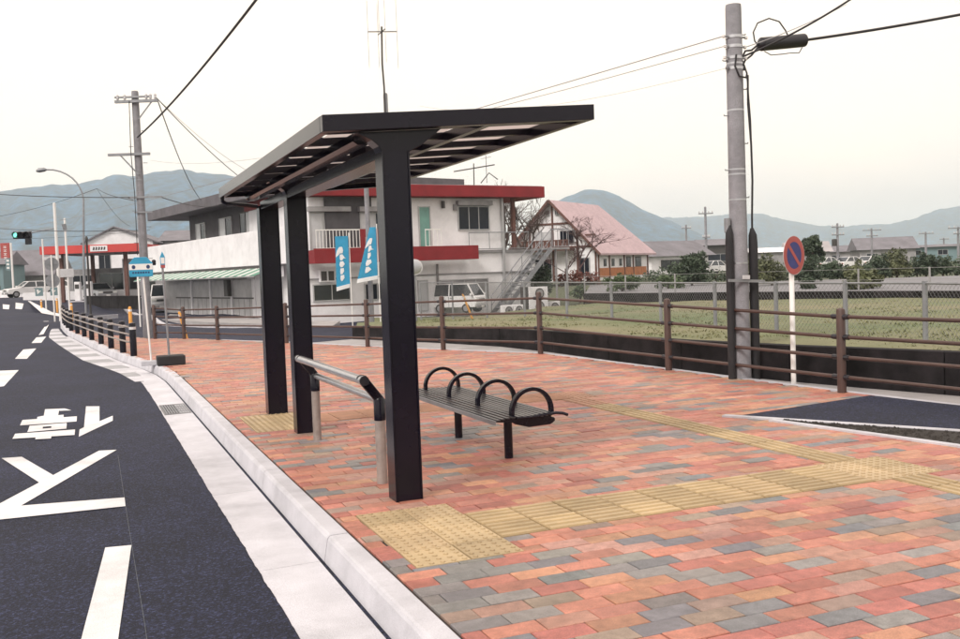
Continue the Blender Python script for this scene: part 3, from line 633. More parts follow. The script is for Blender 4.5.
for xa, xb in ((XL+.05, 1.60), (1.63, 2.55), (2.61, XR-.05)):
    for ya, yb in zip(RY[:-1], RY[1:]):
        MB().add([(xa, ya+.03, ztop(xa)-.02), (xb, ya+.03, ztop(xb)-.02), (xb, yb-.03, ztop(xb)-.02), (xa, yb-.03, ztop(xa)-.02)], [(0, 1, 2, 3)]).build('roof_panel', 'panel' if xa > 1.61 else 'black_plain', S, off=so)
MB().box(1.805, 1.98, 6.118, 10.565, 2.228, 2.312).build('main_beam', 'black_paint', S, off=so, bevel=.003)
for y in (6.86, 8.06, 9.86): MB().box(1.84, 1.94, y-.04, y+.04, 2.312, 2.40).build('bracket', 'black_paint', S, off=so)
# box gutter slung under the roof on the road side, with its outlet at the far end
gx0, gx1 = 1.655, 1.775
gp = [(gx0, 2.395), (gx0, 2.345), (gx0+.03, 2.325), (gx1-.02, 2.325), (gx1, 2.345), (gx1, 2.40), (gx1-.006, 2.40), (gx1-.006, 2.347), (gx1-.024, 2.332), (gx0+.034, 2.332), (gx0+.006, 2.348), (gx0+.006, 2.395)]
MB().prism(gp, 6.112, 10.60, 'y').build('rain_gutter', 'black_paint', S, off=so)
MB().tube([(1.43, 10.70, 2.37), (1.43, 10.70, 2.33), (1.47, 10.70, 2.305), (1.70, 10.70, 2.285), (1.80, 10.69, 2.27)], .022, 8).build('downpipe', 'black_paint', S, off=so, smooth=True)

# ------------------------------------------------------------------ leaning rail
Hn = thing('leaning_rail', 'steel leaning rail on two grey posts beside the shelter posts', 'rail', (1.89, 6.57, 0)); ho = (1.89, 6.57, 0)
for y in (6.57, 8.63):
    p = MB().lathe([(.038, 0), (.038, .46)], 16, (1.89, y, 0)).build('post', 'grey_post', Hn, off=ho, smooth=True)
    MB().lathe([(.041, .452), (.041, .60), (.03, .615)], 16, (1.89, y, 0)).build('sleeve', 'black_paint', Hn, off=ho, smooth=True)
    MB().prism([(1.93, .555), (1.93, .60), (1.80, .775), (1.765, .785), (1.735, .77), (1.735, .735), (1.76, .715), (1.85, .60), (1.855, .555)], y-.02, y+.02, 'y').build('arm', 'black_paint', Hn, off=ho, bevel=.008)
MB().tube([(1.765, 6.49, .748), (1.765, 8.71, .748)], .031, 18).build('rail', 'steel', Hn, off=ho, smooth=True)
MB().tube([(1.90, 6.60, .59), (1.90, 8.60, .59)], .028, 18).build('rail', 'steel', Hn, off=ho, smooth=True)
for y in (6.485, 8.715): MB().tube([(1.765, y-.008, .748), (1.765, y+.008, .748)], .034, 18).build('end_cap', 'black_plain', Hn, off=ho, smooth=True)

# ------------------------------------------------------------------ bench with four hoops
B = thing('bench', 'black metal slatted bench with four hoop armrests', 'bench', (3.03, 7.47, 0)); bo = (3.03, 7.47, 0)
for y in (6.92, 8.02):
    MB().lathe([(.034, 0), (.034, .335)], 14, (3.03, y, 0)).build('leg', 'black_paint', B, off=bo, smooth=True)
PR = [(2.755, .362), (2.80, .372), (2.86, .378), (2.93, .380), (3.0, .378), (3.07, .374), (3.14, .372), (3.20, .376), (3.25, .382)]
ns = 13
def prof(s):
    k = s*(len(PR)-1); i = min(int(k), len(PR)-2); return lerp(PR[i], PR[i+1], k-i)
for i in range(ns):
    x, z = prof(i/(ns-1)); MB().box(x-.014, x+.014, 6.52, 8.72, z-.004, z+.006).build('slat', 'bench_metal', B, off=bo, bevel=.002)
for y in (6.56, 6.92, 7.30, 7.66, 8.02, 8.40, 8.68):
    MB().prism([(p[0], p[1]-.006) for p in PR]+[(3.20, .345), (3.03, .325), (2.86, .345)], y-.012, y+.012, 'y').build('bearer', 'black_paint', B, off=bo)
MB().prism([(2.74, .340), (2.74, .372), (2.752, .372), (2.752, .340)], 6.50, 8.74, 'y').build('front_bar', 'galvanised', B, off=bo)
MB().tube([(2.93, 6.53, .375), (3.05, 6.53, .372), (3.16, 6.53, .380), (3.26, 6.53, .386), (3.32, 6.53, .378), (3.36, 6.53, .362)], .012, 8).build('end_bar', 'black_paint', B, off=bo, smooth=True)
MB().prism([(2.92, .345), (3.0, .362), (3.22, .362), (3.27, .345), (3.27, .318), (3.23, .295), (3.05, .290), (2.95, .318)], 6.56, 6.64, 'y').build('end_bracket', 'black_paint', B, off=bo, bevel=.01)
for y in (6.60, 7.28, 7.95, 8.58):
    pts = [(2.925, y, .375)]+[(3.09-.165*math.cos(math.pi*k/16), y, .41+.165*math.sin(math.pi*k/16)) for k in range(17)]+[(3.255, y, .375)]
    hb = MB(); prev = None
    for a, b in zip(pts[:-1], pts[1:]): pass
    ring = []
    for k, p in enumerate(pts):
        a = pts[max(k-1, 0)]; b = pts[min(k+1, len(pts)-1)]; d = Vector((b[0]-a[0], 0, b[2]-a[2])).normalized(); n_ = Vector((-d.z, 0, d.x))*.014
        hb.add([(p[0]-n_.x, y-.024, p[2]-n_.z), (p[0]+n_.x, y-.024, p[2]+n_.z), (p[0]+n_.x, y+.024, p[2]+n_.z), (p[0]-n_.x, y+.024, p[2]-n_.z)], [])
    hb.f = [(4*k+j, 4*k+(j+1)%4, 4*k+4+(j+1)%4, 4*k+4+j) for k in range(len(pts)-1) for j in range(4)]+[(0, 1, 2, 3), tuple(4*(len(pts)-1)+j for j in (3, 2, 1, 0))]
    hb.build('hoop', 'black_paint', B, off=bo, bevel=.003)

# ------------------------------------------------------------------ no parking sign by the utility pole
N_ = thing('traffic_sign', 'round blue and red no parking sign on a white post', 'sign', (7.765, 9.2, -.05), R(-5))
MB().lathe([(.030, 0), (.030, 1.72), (.02, 1.735)], 14).build('post', 'white_post', N_, smooth=True)
def disc_mesh(r0, r1, z0, z1, n=48):
    mb = MB()
    if r0 == 0: return mb.lathe([(r1, z0), (r1, z1)], n)
    for k in range(n):
        a, b = 2*math.pi*k/n, 2*math.pi*(k+1)/n
        q = lambda r, t, z: (r*math.cos(t), r*math.sin(t), z)
        mb.add([q(r0,a,z0),q(r1,a,z0),q(r1,b,z0),q(r0,b,z0),q(r0,a,z1),q(r1,a,z1),q(r1,b,z1),q(r0,b,z1)], [(0,3,2,1),(4,5,6,7),(1,2,6,5),(3,0,4,7)])
    return mb
def sign_part(mb, name, m, parent, rot, loc):
    o = mb.build(name, m, parent); o.rotation_euler = rot; o.location = loc; return o
rot = (R(90), 0, R(24)); ctr = Vector((0.0, -.0, 1.58)); nrm = Matrix.Rotation(R(24), 3, 'Z') @ Vector((0, -1, 0))
c0 = ctr+nrm*.034
pl = sign_part(disc_mesh(0, .233, 0, .004), 'sign_plate', 'pale_pole', N_, rot, c0)
sign_part(disc_mesh(0, .160, .004, .006), 'blue_field', 'sign_blue', pl, (0, 0, 0), (0, 0, 0))
sign_part(disc_mesh(.160, .226, .004, .0066), 'red_ring', 'sign_red', pl, (0, 0, 0), (0, 0, 0))
sl = MB().beam((-.125, .125, .0072), (.125, -.125, .0072), .045, .002); sl.build('red_slash', 'sign_red', pl)

# ------------------------------------------------------------------ utility pole at the right with cable guards
U = thing('utility_pole', 'round concrete utility pole with black cable guards by the sign', 'utility pole', (7.70, 10.1, -.05)); uo = (7.70, 10.1, -.05)
MB().lathe([(.122, -.1), (.112, 1.5), (.098, 4.70), (.094, 4.74), (.05, 4.745)], 26).build('pole', 'pole_concrete', U, smooth=True)
for dx, zt, r in ((-.165, 1.90, .05), (.20, 1.86, .058)):
    MB().tube([(dx, -.03, 0), (dx, -.03, zt*.93), (dx*.985, -.03, zt), (dx*.93, -.03, zt+.09)], [r, r, r*.9, r*.35], 12).build('cable_guard', 'black_rubber', U, smooth=True)
MB().tube([(-.165, 0, 1.9), (-.165, 0, 2.08)], .042, 10).build('conduit', 'galvanised', U, smooth=True)
for z in (1.50, 3.42, 2.30, 2.62, 2.68, 4.0):
    MB().lathe([(.122-.005*z, z), (.122-.005*z, z+.02)], 24).build('steel_band', 'steel', U, smooth=True)
MB().beam((-.26, -.125, 1.30), (.29, -.125, 1.27), .02, .035).build('clamp_bar', 'galvanised', U)
MB().beam((-.06, -.142, 1.335), (.05, -.142, 1.33), .01, .05).build('number_plate', 'pale_pole', U)
for i in range(8):
    z = 2.0+.34*i; s = 1 if i % 2 else -1; MB().tube([(s*.09, 0, z), (s*.175, 0, z), (s*.178, 0, z+.015)], .007, 6).build('step_bolt', 'galvanised', U)
for z, w in ((4.34, .17), (4.22, .15), (4.08, .16), (3.95, .13)):
    MB().lathe([(.106, z-.018), (.106, z+.018)], 20).build('clamp', 'steel', U, smooth=True)
    for s in (-1, 1): MB().lathe([(.014, z-.02), (.022, z-.008), (.016, z), (.022, z+.008), (.012, z+.022)], 10, (s*w, -.02, 0)).build('insulator', 'white_post' if z > 4 else 'galvanised', U, smooth=True)
    MB().beam((-w, -.02, z), (w, -.02, z), .02, .02).build('bracket', 'galvanised', U)
MB().tube([(-.06, -.12, 4.1), (-.09, -.13, 3.95), (-.03, -.13, 3.83), (.08, -.12, 3.82), (.125, -.08, 3.88), (.12, -.04, 3.98), (.11, 0, 4.08)], .012, 8).build('cable', 'cable', U, smooth=True)
MB().tube([(.13, -.09, 3.86), (.115, -.1, 3.5), (.15, -.1, 3.0), (.165, -.09, 2.55), (.17, -.06, 2.1), (.19, -.03, 1.9)], .013, 8).build('cable', 'cable', U, smooth=True)
MB().tube([(.10, -.11, 3.86), (.14, -.11, 3.3), (.16, -.1, 2.6)], .009, 8).build('cable', 'cable', U, smooth=True)
sl = thing('cable_splice_case', 'black cylindrical cable splice case hung beside the right utility pole', 'splice case', (8.47, 10.1, 4.27)); 
MB().tube([(-.40, 0, -.05), (-.365, 0, -.045), (-.35, 0, -.043), (.33, 0, .045), (.345, 0, .047), (.375, 0, .05)], [.035, .06, .085, .085, .06, .035], 18).build('case', 'black_plain', sl, smooth=True)
for a, b in (((-.40, 0, -.05), (-.66, -.0, -.24)), ((-.40, 0, -.08), (-.68, -.02, -.36))):
    MB().tube([a, lerp(a, b, .4), (b[0]+.06, b[1], b[2]+.10), b], .013, 8).build('cable_tail', 'cable', sl, smooth=True)
MB().tube([(-.40, 0, -.05), (-.45, 0, -.01), (-.47, 0, .10), (-.40, 0, .22), (-.22, 0, .29), (-.06, 0, .26), (.04, 0, .15), (.08, 0, .08)], .009, 8).build('cable_loop', 'cable', sl, smooth=True)
MB().tube([(-.3, 0, -.13), (-.2, 0, -.17), (-.02, 0, -.15), (.1, 0, -.13), (.25, 0, -.12), (.3, 0, -.05)], .006, 6).build('hanger_wire', 'cable', sl)
CABLES = []
def cable(pts, r, label, m='cable', n=6):
    p0 = pts[len(pts)//2]; o = MB().tube(pts, [r*(.6+.4*i_/(len(pts)-1)) for i_ in range(len(pts))] if m == 'cable_pale' else r, n).build('overhead_cable', m, off=p0, smooth=True); o.location = p0; tag(o, label, 'cable', 'overhead cables'); return o
pz = lambda z, w: (7.70+w, 10.08, z-.05)
cable([(8.84, 10.1, 4.32)]+sag((8.86, 10.1, 4.325), (11.718, 9.0, 4.765), .03), .019, 'thick black cable running right from the splice case')
cable(sag(pz(4.08, .05), (8.847, 9.0, 4.699), .06), .013, 'black cable rising right from the pole to the upper edge')
cable(sag((9.057, 9.6, 4.662), pz(4.22, .15), .03), .007, 'thin dark wire beside the splice case loop', 'cable_pale')
cable(sag(pz(4.34, -.17), (-12.789, 108.282, 7.253), .9), .012, 'upper thin wire crossing left from the right pole', 'cable_pale')
cable(sag(pz(4.22, -.15), (4.222, 63.582, 9.116), .7), .009, 'second thin wire crossing left from the right pole', 'cable_pale')
cable(sag(pz(3.95, -.13), (9.291, 26.751, 6.321), .3), .0045, 'lowest thin wire running left from the right pole', 'cable_pale')

# ------------------------------------------------------------------ left utility pole, lamp, signal, bus stop
P0 = (1.617, 28.976, -0.02); U = thing('utility_pole', 'tall concrete utility pole with crossarms behind the bus stop sign', 'utility pole', P0)
def pz2(dx, z, dy=0.0): return (P0[0]+dx, P0[1]+dy, P0[2]+z)
MB().lathe([(.128, -.1), (.12, 2), (.095, 6.85), (.088, 6.9), (.05, 6.905)], 20).build('pole', 'pole_concrete', U, smooth=True)
ca = math.cos(R(-22)); sa = math.sin(R(-22))
def arm(u0, u1, z, w, name, parent=U, yo=-.13): return MB().beam((u0*ca, u0*sa+yo, z), (u1*ca, u1*sa+yo, z), w, w).build(name, 'galvanised', parent)
a = arm(-.58, .62, 6.60, .075, 'crossarm'); arm(-.58, .45, 6.72, .05, 'crossarm')
for u in (-.5, -.3, .3, .42, .55): MB().lathe([(.02, 6.64), (.04, 6.68), (.03, 6.72), (.04, 6.76), (.015, 6.80)], 10, (u*ca, u*sa-.13, 0)).build('insulator', 'pale_pole', U, smooth=True)
arm(-.85, .32, 5.13, .07, 'crossarm')
MB().beam((-.5*ca, -.5*sa-.13, 5.10), (-.02, -.13, 4.55), .035, .035).build('brace', 'galvanised', U)
MB().beam((.45*ca, .45*sa-.13, 6.58), (.05, -.13, 6.1), .03, .03).build('brace', 'galvanised', U)
arm(-.35, .60, 3.92, .05, 'crossarm'); arm(-.2, .3, 3.5, .04, 'crossarm'); arm(-.18, .25, 2.05, .05, 'crossarm')
for u in (-.22, .27): MB().lathe([(.04, 2.0), (.055, 2.03), (.055, 2.13), (.03, 2.16)], 10, (u*ca, u*sa-.13, 0)).build('insulator', 'black_plain', U, smooth=True)
for z in (4.4, 4.1, 3.8, 3.3, 6.2, 1.4, 1.0): MB().lathe([(.131-.005*z, z), (.131-.005*z, z+.04)], 18).build('steel_band', 'galvanised', U, smooth=True)
for i in range(9): MB().tube([((-1)**i*.12, 0, 2.2+.45*i), ((-1)**i*.24, 0, 2.2+.45*i)], .009, 5).build('step_bolt', 'galvanised', U)
MB().tube([(-.17, -.12, 6.6), (-.2, -.14, 5.2), (-.16, -.15, 4), (-.17, -.15, 2.3)], .012, 6).build('cable', 'cable', U)
p_top = (P0[0]+.6*ca, P0[1]+.6*sa-.13, P0[2]+6.66)
cable(sag(pz2(.0, 5.6, -.12), (2.615, 14.299, 5.634), .12), .022, 'thick twisted cable climbing from the left pole to the upper edge')
cable(sag(p_top, (5.851, 51.915, 5.679), .4), .016, 'dark drop wire from the left pole down to the grey shop')
cable(sag(p_top, (9.713, 45.953, 4.601), .5), .013, 'second drop wire slanting right from the left pole')
cable(sag(p_top, (12.081, 49.413, 6.469), 1.2), .010, 'faint wire sagging right from the left pole top', 'cable_pale')
cable(sag(pz2(-.3, 3.92, -.1), (-5.291, 45.65, 5.689), .1), .014, 'dark wire running left from the middle of the left pole')
cable(sag(pz2(.5, 3.92, -.3), (7.119, 53.555, 5.591), .2), .014, 'wire running right from the left pole to the shop roof')
cable(sag((-9.374, 79.817, 6.674), pz2(-.1, 3.0), .3), .013, 'wire across the blue ridge below the street lamp')
cable(sag((-10.055, 85.511, 6.813), (1.121, 66.933, 7.668), .5)+sag((1.121, 66.933, 7.668), pz2(-.2, 3.85), .1)[1:], .013, 'wire sloping up across the blue ridge to the left pole')
cable(sag((1.119, 66.932, 7.636), (4.524, 101.206, 7.16), .4), .012, 'wire sloping down behind the left pole')
cable(sag((-10.121, 85.471, 5.572), (4.659, 74.013, 5.323), .3), .012, 'low wire across the ridge near the traffic signal')

L0 = (0.064, 64.794, 0.144); L0 = (L0[0], L0[1], land(L0[0], L0[1])); t = thing('street_lamp', 'tall street lamp with long curved arm over the road', 'street lamp', L0)
top = (0.271, 65.069, 6.785); tip = (-1.726, 65.991, 8.76); tp = [v-o_ for v, o_ in zip(top, L0)]; tq = [v-o_ for v, o_ in zip(tip, L0)]
pts = [(0, 0, 0), (0, 0, 3), tuple(tp)]
for k in range(1, 9):
    f = k/8; pts.append((tp[0]+(tq[0]-tp[0])*(1-math.cos(f*math.pi/2)), tp[1]+(tq[1]-tp[1])*(1-math.cos(f*math.pi/2)), tp[2]+(tq[2]-tp[2])*math.sin(f*math.pi/2)))
MB().tube(pts, [.09, .08, .065]+[.05]*8, 10).build('pole', 'galvanised', t, smooth=True)
hp = pts[-1]; MB().tube([hp, (hp[0]-.15, hp[1]+.05, hp[2]), (hp[0]-.45, hp[1]+.15, hp[2]-.03), (hp[0]-.62, hp[1]+.2, hp[2]-.08)], [.05, .13, .15, .06], 10).build('lamp_head', 'galvanised', t, smooth=True)

def gz(p): return (p[0], p[1], land(p[0], p[1]))
S0 = gz((-1.084, 50.107, -0.119)); t = thing('traffic_signal', 'horizontal traffic signal with green lit on an arm over the road', 'traffic signal', S0)
def rel(p, o_): return (p[0]-o_[0], p[1]-o_[1], p[2]-o_[2])
MB().lathe([(.075, -.1), (.065, 5.6), (.03, 5.62)], 12).build('pole', 'white_post', t, smooth=True)
e = rel((-2.187, 50.784, 4.07), S0); MB().tube([(0, 0, e[2]+.18), (e[0]*.5, e[1]*.5, e[2]+.10), e], .03, 8).build('arm', 'galvanised', t, smooth=True)
e2 = rel((-2.567, 50.935, 3.989), S0); fa = math.atan2(1, -2.4)
case = MB().box(-.43, .43, -.09, .09, -.17, .17); case = case.build('case', 'black_plain', t, bevel=.04); case.location = e2; case.rotation_euler = (0, 0, R(-22))
for i, (u, mm) in enumerate(((-.28, 'signal_green'), (0, 'black_rubber'), (.28, 'black_rubber'))):
    l = MB().tube([(u, -.095, 0), (u, -.10, 0)], .115, 16).build('lens', mm, case); MB().tube([(u, -.09, .02), (u, -.24, .02)], .13, 14, cap=False).build('visor', 'black_plain', case)
sc = MB().box(-.14, .14, -.08, .08, -.14, .14); sc = sc.build('arrow_case', 'black_plain', t, bevel=.03); q = rel((-2.319, 50.816, 3.67), S0); sc.location = q; sc.rotation_euler = (0, 0, R(-22))
MB().tube([(0, -.085, 0), (0, -.09, 0)], .10, 14).build('lens', 'black_rubber', sc)
def post_sign(name, label, base, zt, r, m='white_post'):
    t = thing(name, label, 'sign', gz(base)); MB().lathe([(r, -.1), (r, zt), (r*.5, zt+.02)], 10).build('post', m, t, smooth=True); return t
t = post_sign('traffic_sign', 'white post with two pale round sign backs near the signal', (-1.295, 48.029, -0.131), 3.0, .035)
for z in (2.62, 1.86): 
    o = MB().tube([(0, .05, z), (0, .06, z)], .30, 24).build('sign_plate', 'galvanised', t); MB().beam((-.2, .04, z), (.2, .04, z), .02, .04).build('stiffener', 'galvanised', o)
t = post_sign('traffic_sign', 'tallest white post with a small plate behind the barrier end', (-0.755, 56.473, 0.084), 5.3, .055)
o = MB().box(-.42, .30, -.08, -.06, 2.15, 2.6); o.build('sign_plate', 'pale_pole', t, bevel=.05)
MB().beam((0, -.05, 4.7), (-.06, -.06, 5.0), .12, .2).build('control_box', 'galvanised', t)
t = post_sign('traffic_sign', 'thin white post with arrow plates in front of the filling station', (-2.22, 65.745, 0.482), 4.6, .045)
for u in (-.35, .5): 
    o = MB().box(u-.22, u+.22, -.07, -.05, 1.1, 1.6).build('arrow_plate', 'wall_teal', t); MB().prism([(u-.1, 1.2), (u+.12, 1.42), (u-.02, 1.42), (u-.02, 1.5), (u-.14, 1.5)], -.075, -.071, 'y').build('white_arrow', 'white_post', o)
MB().beam((0, -.03, 3.4), (1.0, -.3, 3.5), .05, .18).build('name_plate', 'pale_pole', t)

# bus stop pole with its blue and white board, on a concrete block
Bs = thing('bus_stop_sign', 'blue and white bus stop board on a thin pole with concrete foot', 'bus stop sign', (1.04, 18.35, 0), R(-8)); Bs.scale = (.88, .88, 1)
MB().prism([(-.17, -.13), (.19, -.13), (.19, .13), (-.17, .13)], 0, .085).build('foot', 'kerbstone', Bs, bevel=.012)
MB().tube([(.02, 0, .08), (-.06, .0, 1.86)], .019, 10).build('pole', 'white_post', Bs, smooth=True)
bd = MB().prism([(-.30, 1.60), (.14, 1.60), (.15, 1.64), (.15, 1.84), (.04, 1.95), (-.2, 1.95), (-.31, 1.84), (-.31, 1.64)], -.05, -.025, 'y'); bd = bd.build('board', 'bus_blue', Bs, bevel=.006)
MB().box(-.308, .148, -.0535, -.0505, 1.725, 1.83).build('white_band', 'white_post', bd)
for u in (-.22, .06): MB().tube([(u, -.0540, 1.775), (u, -.0565, 1.775)], .036, 16).build('emblem', 'navy', bd)
for i in range(7): MB().box(-.25+.05*i, -.217+.05*i, -.0535, -.0508, 1.66, 1.69).build('lettering', 'navy', bd)
t = post_sign('sign_post', 'thin white pole behind the blue bus stop board', (1.984, 40.198, -0.191), 2.1, .03)
T2 = thing('bus_stop_sign', 'narrow edge-on timetable sign on a grey pole with black rubber foot', 'bus stop sign', (1.36, 18.2, 0), R(0))
MB().prism([(-.22, -.22), (.26, -.22), (.26, .16), (-.22, .16)], 0, .17).build('foot', 'black_rubber', T2, bevel=.02)
MB().tube([(0, 0, .12), (-.035, .0, 1.74)], .02, 10).build('pole', 'galvanised', T2, smooth=True)
o = MB().prism([(-.07, 1.74), (.01, 1.74), (.012, 1.94), (-.03, 2.04), (-.072, 1.94)], -.022, -.002, 'y').build('plate', 'bus_blue', T2, bevel=.004)
MB().box(-.06, .002, -.0245, -.0225, 1.82, 1.93).build('white_field', 'white_post', o); MB().box(-.066, .006, -.0250, -.0228, 1.745, 1.80).build('red_band', 'sign_red', o)
def bollard(base, h, r, label, tilt=(0, 0), group='orange roadside posts'):
    t = thing('marker_post', label, 'bollard', gz(base), 0, group); 
    MB().tube([(0, 0, -.05), (tilt[0]*.9, tilt[1]*.9, h*.93), (tilt[0], tilt[1], h)], [r, r, r*.6], 12).build('body', 'orange_plastic', t, smooth=True)
    for f in (.86,): MB().tube([(tilt[0]*f, tilt[1]*f, h*f), (tilt[0]*(f+.06), tilt[1]*(f+.06), h*(f+.06))], r*1.03, 12, cap=False).build('reflective_band', 'white_post', t, smooth=True)
bollard((1.159, 28.646, -0.033), 1.0, .05, 'orange marker post behind the near end of the barrier')
bollard((2.485, 26.483, -0.03), .86, .04, 'orange post leaning against the brown fence by the shop', (-.2, .1))
bollard((-0.595, 49.911, -0.043), .85, .06, 'orange marker post by the far barrier end')
bollard((-2.572, 68.04, 0.267), .9, .06, 'orange marker post on the far traffic island')
bollard((-1.457, 60.001, 0.03), .8, .06, 'orange marker post left of the tallest white post')
bollard((12.298, 30.589, 0.022), 1.05, .035, 'orange pole leaning in front of the white van behind the grass', (-.42, .0))
t = thing('sign_post', 'dark thin post with a top knob before the filling station', 'post', gz((0.252, 51.723, -0.144)))
MB().lathe([(.05, -.1), (.05, 3.9), (.07, 3.95), (.07, 4.1), (.03, 4.2)], 10).build('post', 'frame_dark', t, smooth=True)
# dark guard wall of the side road
a, b = gz((0.085, 77.757, 0.025)), gz((3.255, 65.627, -0.348)); t = thing('guard_wall', 'dark guard wall along the side road before the filling station', 'wall', a)
L_ = math.dist(a[:2], b[:2]); t.rotation_euler = (0, 0, math.atan2(b[1]-a[1], b[0]-a[0]))
for i in range(6): MB().box(i*L_/6+.02, (i+1)*L_/6-.02, -.1, .1, -.3, .5).build('panel', 'wall_dark', t)
MB().box(-.05, L_+.05, -.14, .14, .5, .58).build('coping', 'wall_dark', t)
# pale far kerb of the side road and shop pavement
sw = MB().prism([(p[0], p[1]) for p in ((3.566, 52.522, -0.342), (5.449, 45.264, -0.328), (6.921, 41.42, -0.299), (7.689, 37.32, -0.317), (8.409, 35.399, -0.398), (9.977, 40.159, -0.547), (8.828, 42.801, -0.359), (4.708, 60.707, -0.356))], -.9, -.42); struct(sw.build('pavement', 'lane_concrete'))
for path in ([(1.289, 106.464), (2.164, 88.402), (2.973, 60.009), (3.449, 47.592), (5.005, 41.635), (6.178, 37.025)],):
    e = sweep(resample(path, 2), [(-.12, -.4), (-.12, .1), (.12, .1), (.12, -.4)], lambda p: land(*p)); struct(e.build('kerb', 'kerbstone'))

# ------------------------------------------------------------------ building helpers (local frame: u along the front, v into the building, z up)
def window(parent, u0, u1, z0, z1, v=0.0, glass='window_glass', frame='frame_alu', panes=2, hood=False, name='window', glasses=None):
    w = MB(); fw_ = .05
    w.box(u0, u1, v-.05, v+.02, z0, z0+fw_).box(u0, u1, v-.05, v+.02, z1-fw_, z1).box(u0, u0+fw_, v-.05, v+.02, z0+fw_, z1-fw_).box(u1-fw_, u1, v-.05, v+.02, z0+fw_, z1-fw_)
    w = w.build(name, frame, parent)
    for i in range(panes):
        a, b = u0+fw_+(u1-u0-2*fw_)*i/panes, u0+fw_+(u1-u0-2*fw_)*(i+1)/panes
        MB().box(a+.004, b-.004, v-.024+.012*(i % 2), v-.014+.012*(i % 2), z0+fw_+.003, z1-fw_-.003).build('pane', glasses[i] if glasses else glass, w)
        if i: MB().box(a-.02, a+.02, v-.045, v+.0, z0+fw_, z1-fw_).build('mullion', frame, w)
    if hood: MB().box(u0-.08, u1+.08, v-.28, v-.002, z1+.02, z1+.24).build('shutter_box', 'slab_grey', w)
    return w
def railing(parent, u0, u1, z0, z1, v, step=.16, m='white_post', name='railing'):
    r = MB().box(u0, u1, v-.02, v+.02, z1-.05, z1).build(name, m, parent); MB().box(u0, u1, v-.015, v+.015, z0, z0+.04).build('bottom_rail', m, r)
    n = max(2, int((u1-u0)/step)); me = MB().box(-.014, .014, -.010, .010, z0+.04, z1-.05).mesh('baluster', m)
    for i in range(n+1): put('baluster', me, r, (u0+.014+(u1-u0-.028)*i/n, v, 0))
def ac_unit(parent, u, v, z, w, h, fans=1):
    b = MB().box(u, u+w, v-.3, v, z, z+h).build('air_conditioner', 'wall_white', parent, bevel=.015)
    for k in range(fans):
        c = (u+w*.55, v-.305, z+h*(k+.5)/fans); rr = min(w*.36, h/fans*.4)
        o = disc_mesh(rr*.82, rr, 0, .02, 24).build('fan_ring', 'frame_dark', b); o.rotation_euler = (R(90), 0, 0); o.location = c
        o2 = disc_mesh(0, rr*.82, 0, .006, 24).build('fan_guard', 'slab_grey', b); o2.rotation_euler = (R(90), 0, 0); o2.location = c
        o3 = disc_mesh(0, rr*.3, 0, .018, 12).build('fan_hub', 'frame_dark', o2)
    return b

# ---- white two storey building with red bands
GZ = -.72
BM = thing('white_building', 'white two storey building with red roof band and red balcony', 'building', (9.029, 43.359, GZ), R(8.1))
W, Dp = 10.75, 9.0
z = lambda h: h-GZ
MB().box(.30, 12.62, .02, Dp, 0, z(2.40)).build('ground_floor_wall', 'wall_white', BM)
MB().box(.55, W, .02, Dp, z(2.52), z(5.10)).build('upper_floor_wall', 'wall_white', BM)
MB().box(.3, 12.75, -.10, Dp+.1, z(2.40), z(2.52)).build('floor_slab', 'slab_grey', BM)
rf = MB().box(.50, 13.05, -.62, Dp+.6, z(5.12), z(5.68)).build('roof', 'red_paint', BM, bevel=.02)
MB().box(.6, 12.95, -.5, Dp+.5, z(5.68), z(5.71)).build('roof_deck', 'slab_grey', rf)
MB().box(11.38, 11.55, -.10, .07, z(2.52), z(5.12)).build('porch_post', 'timber', BM)
MB().box(10.80, 12.6, 2.6, 2.75, z(2.52), z(5.10)).build('porch_wall', 'slab_grey', BM)
MB().box(10.72, 10.82, -.16, .0, 0, z(5.1)).build('downpipe', 'frame_alu', BM)
bn = MB().box(.30, 8.70, -1.15, -.10, z(2.08), z(2.16)).box(.30, 8.70, -1.15, -1.05, z(2.16), z(2.74)).box(.30, .40, -1.05, -.1, z(2.16), z(2.68)).box(8.60, 8.70, -1.05, -.1, z(2.16), z(2.68)).build('balcony', 'red_paint', BM)
MB().box(2.55, 3.85, -1.16, -1.04, z(2.68), z(3.58)).build('balcony_panel', 'red_paint', BM)
railing(BM, .42, 2.53, z(2.72), z(3.58), -1.10); railing(BM, 3.87, 4.9, z(2.72), z(3.58), -1.10); railing(BM, 5.85, 6.72, z(2.72), z(3.55), -1.10, .2)
window(BM, .55, 2.42, z(2.66), z(4.42), 0, panes=3, hood=True, glasses=['curtain_glass', 'curtain_glass', 'window_glass'], name='sliding_door')
window(BM, 3.02, 4.6, z(2.66), z(4.42), 0, panes=2, hood=True, glasses=['curtain_glass', 'window_glass'], name='sliding_door')
window(BM, 6.08, 6.72, z(2.66), z(4.70), 0, panes=1, glass='green_glass', name='door')
window(BM, 8.25, 10.05, z(3.52), z(4.72), 0, panes=3, hood=True)
window(BM, .58, 2.40, z(.36), z(1.15), 0, panes=2, glass='car_glass'); window(BM, 3.12, 4.4, z(.30), z(1.10), 0, panes=2, glass='window_glass')
window(BM, 7.1, 9.85, z(.02), z(1.12), 0, panes=4, glass='slab_grey'); window(BM, 5.9, 6.45, z(-.35), z(1.15), 0, panes=1, glass='curtain_glass', name='door')
MB().box(.3, 12.64, -.06, .015, z(1.36), z(1.42)).build('cable_duct', 'slab_grey', BM)
MB().box(6.95, 7.03, -.08, .012, z(.4), z(1.9)).build('vent_pipe', 'slab_grey', BM)
MB().box(8.0, 8.2, -.14, .012, z(4.5), z(4.8)).build('meter_box', 'slab_grey', BM); MB().tube([(7.4, -.12, z(4.6)), (7.4, -.12, z(4.95))], .09, 10).build('wall_lamp', 'frame_dark', BM)
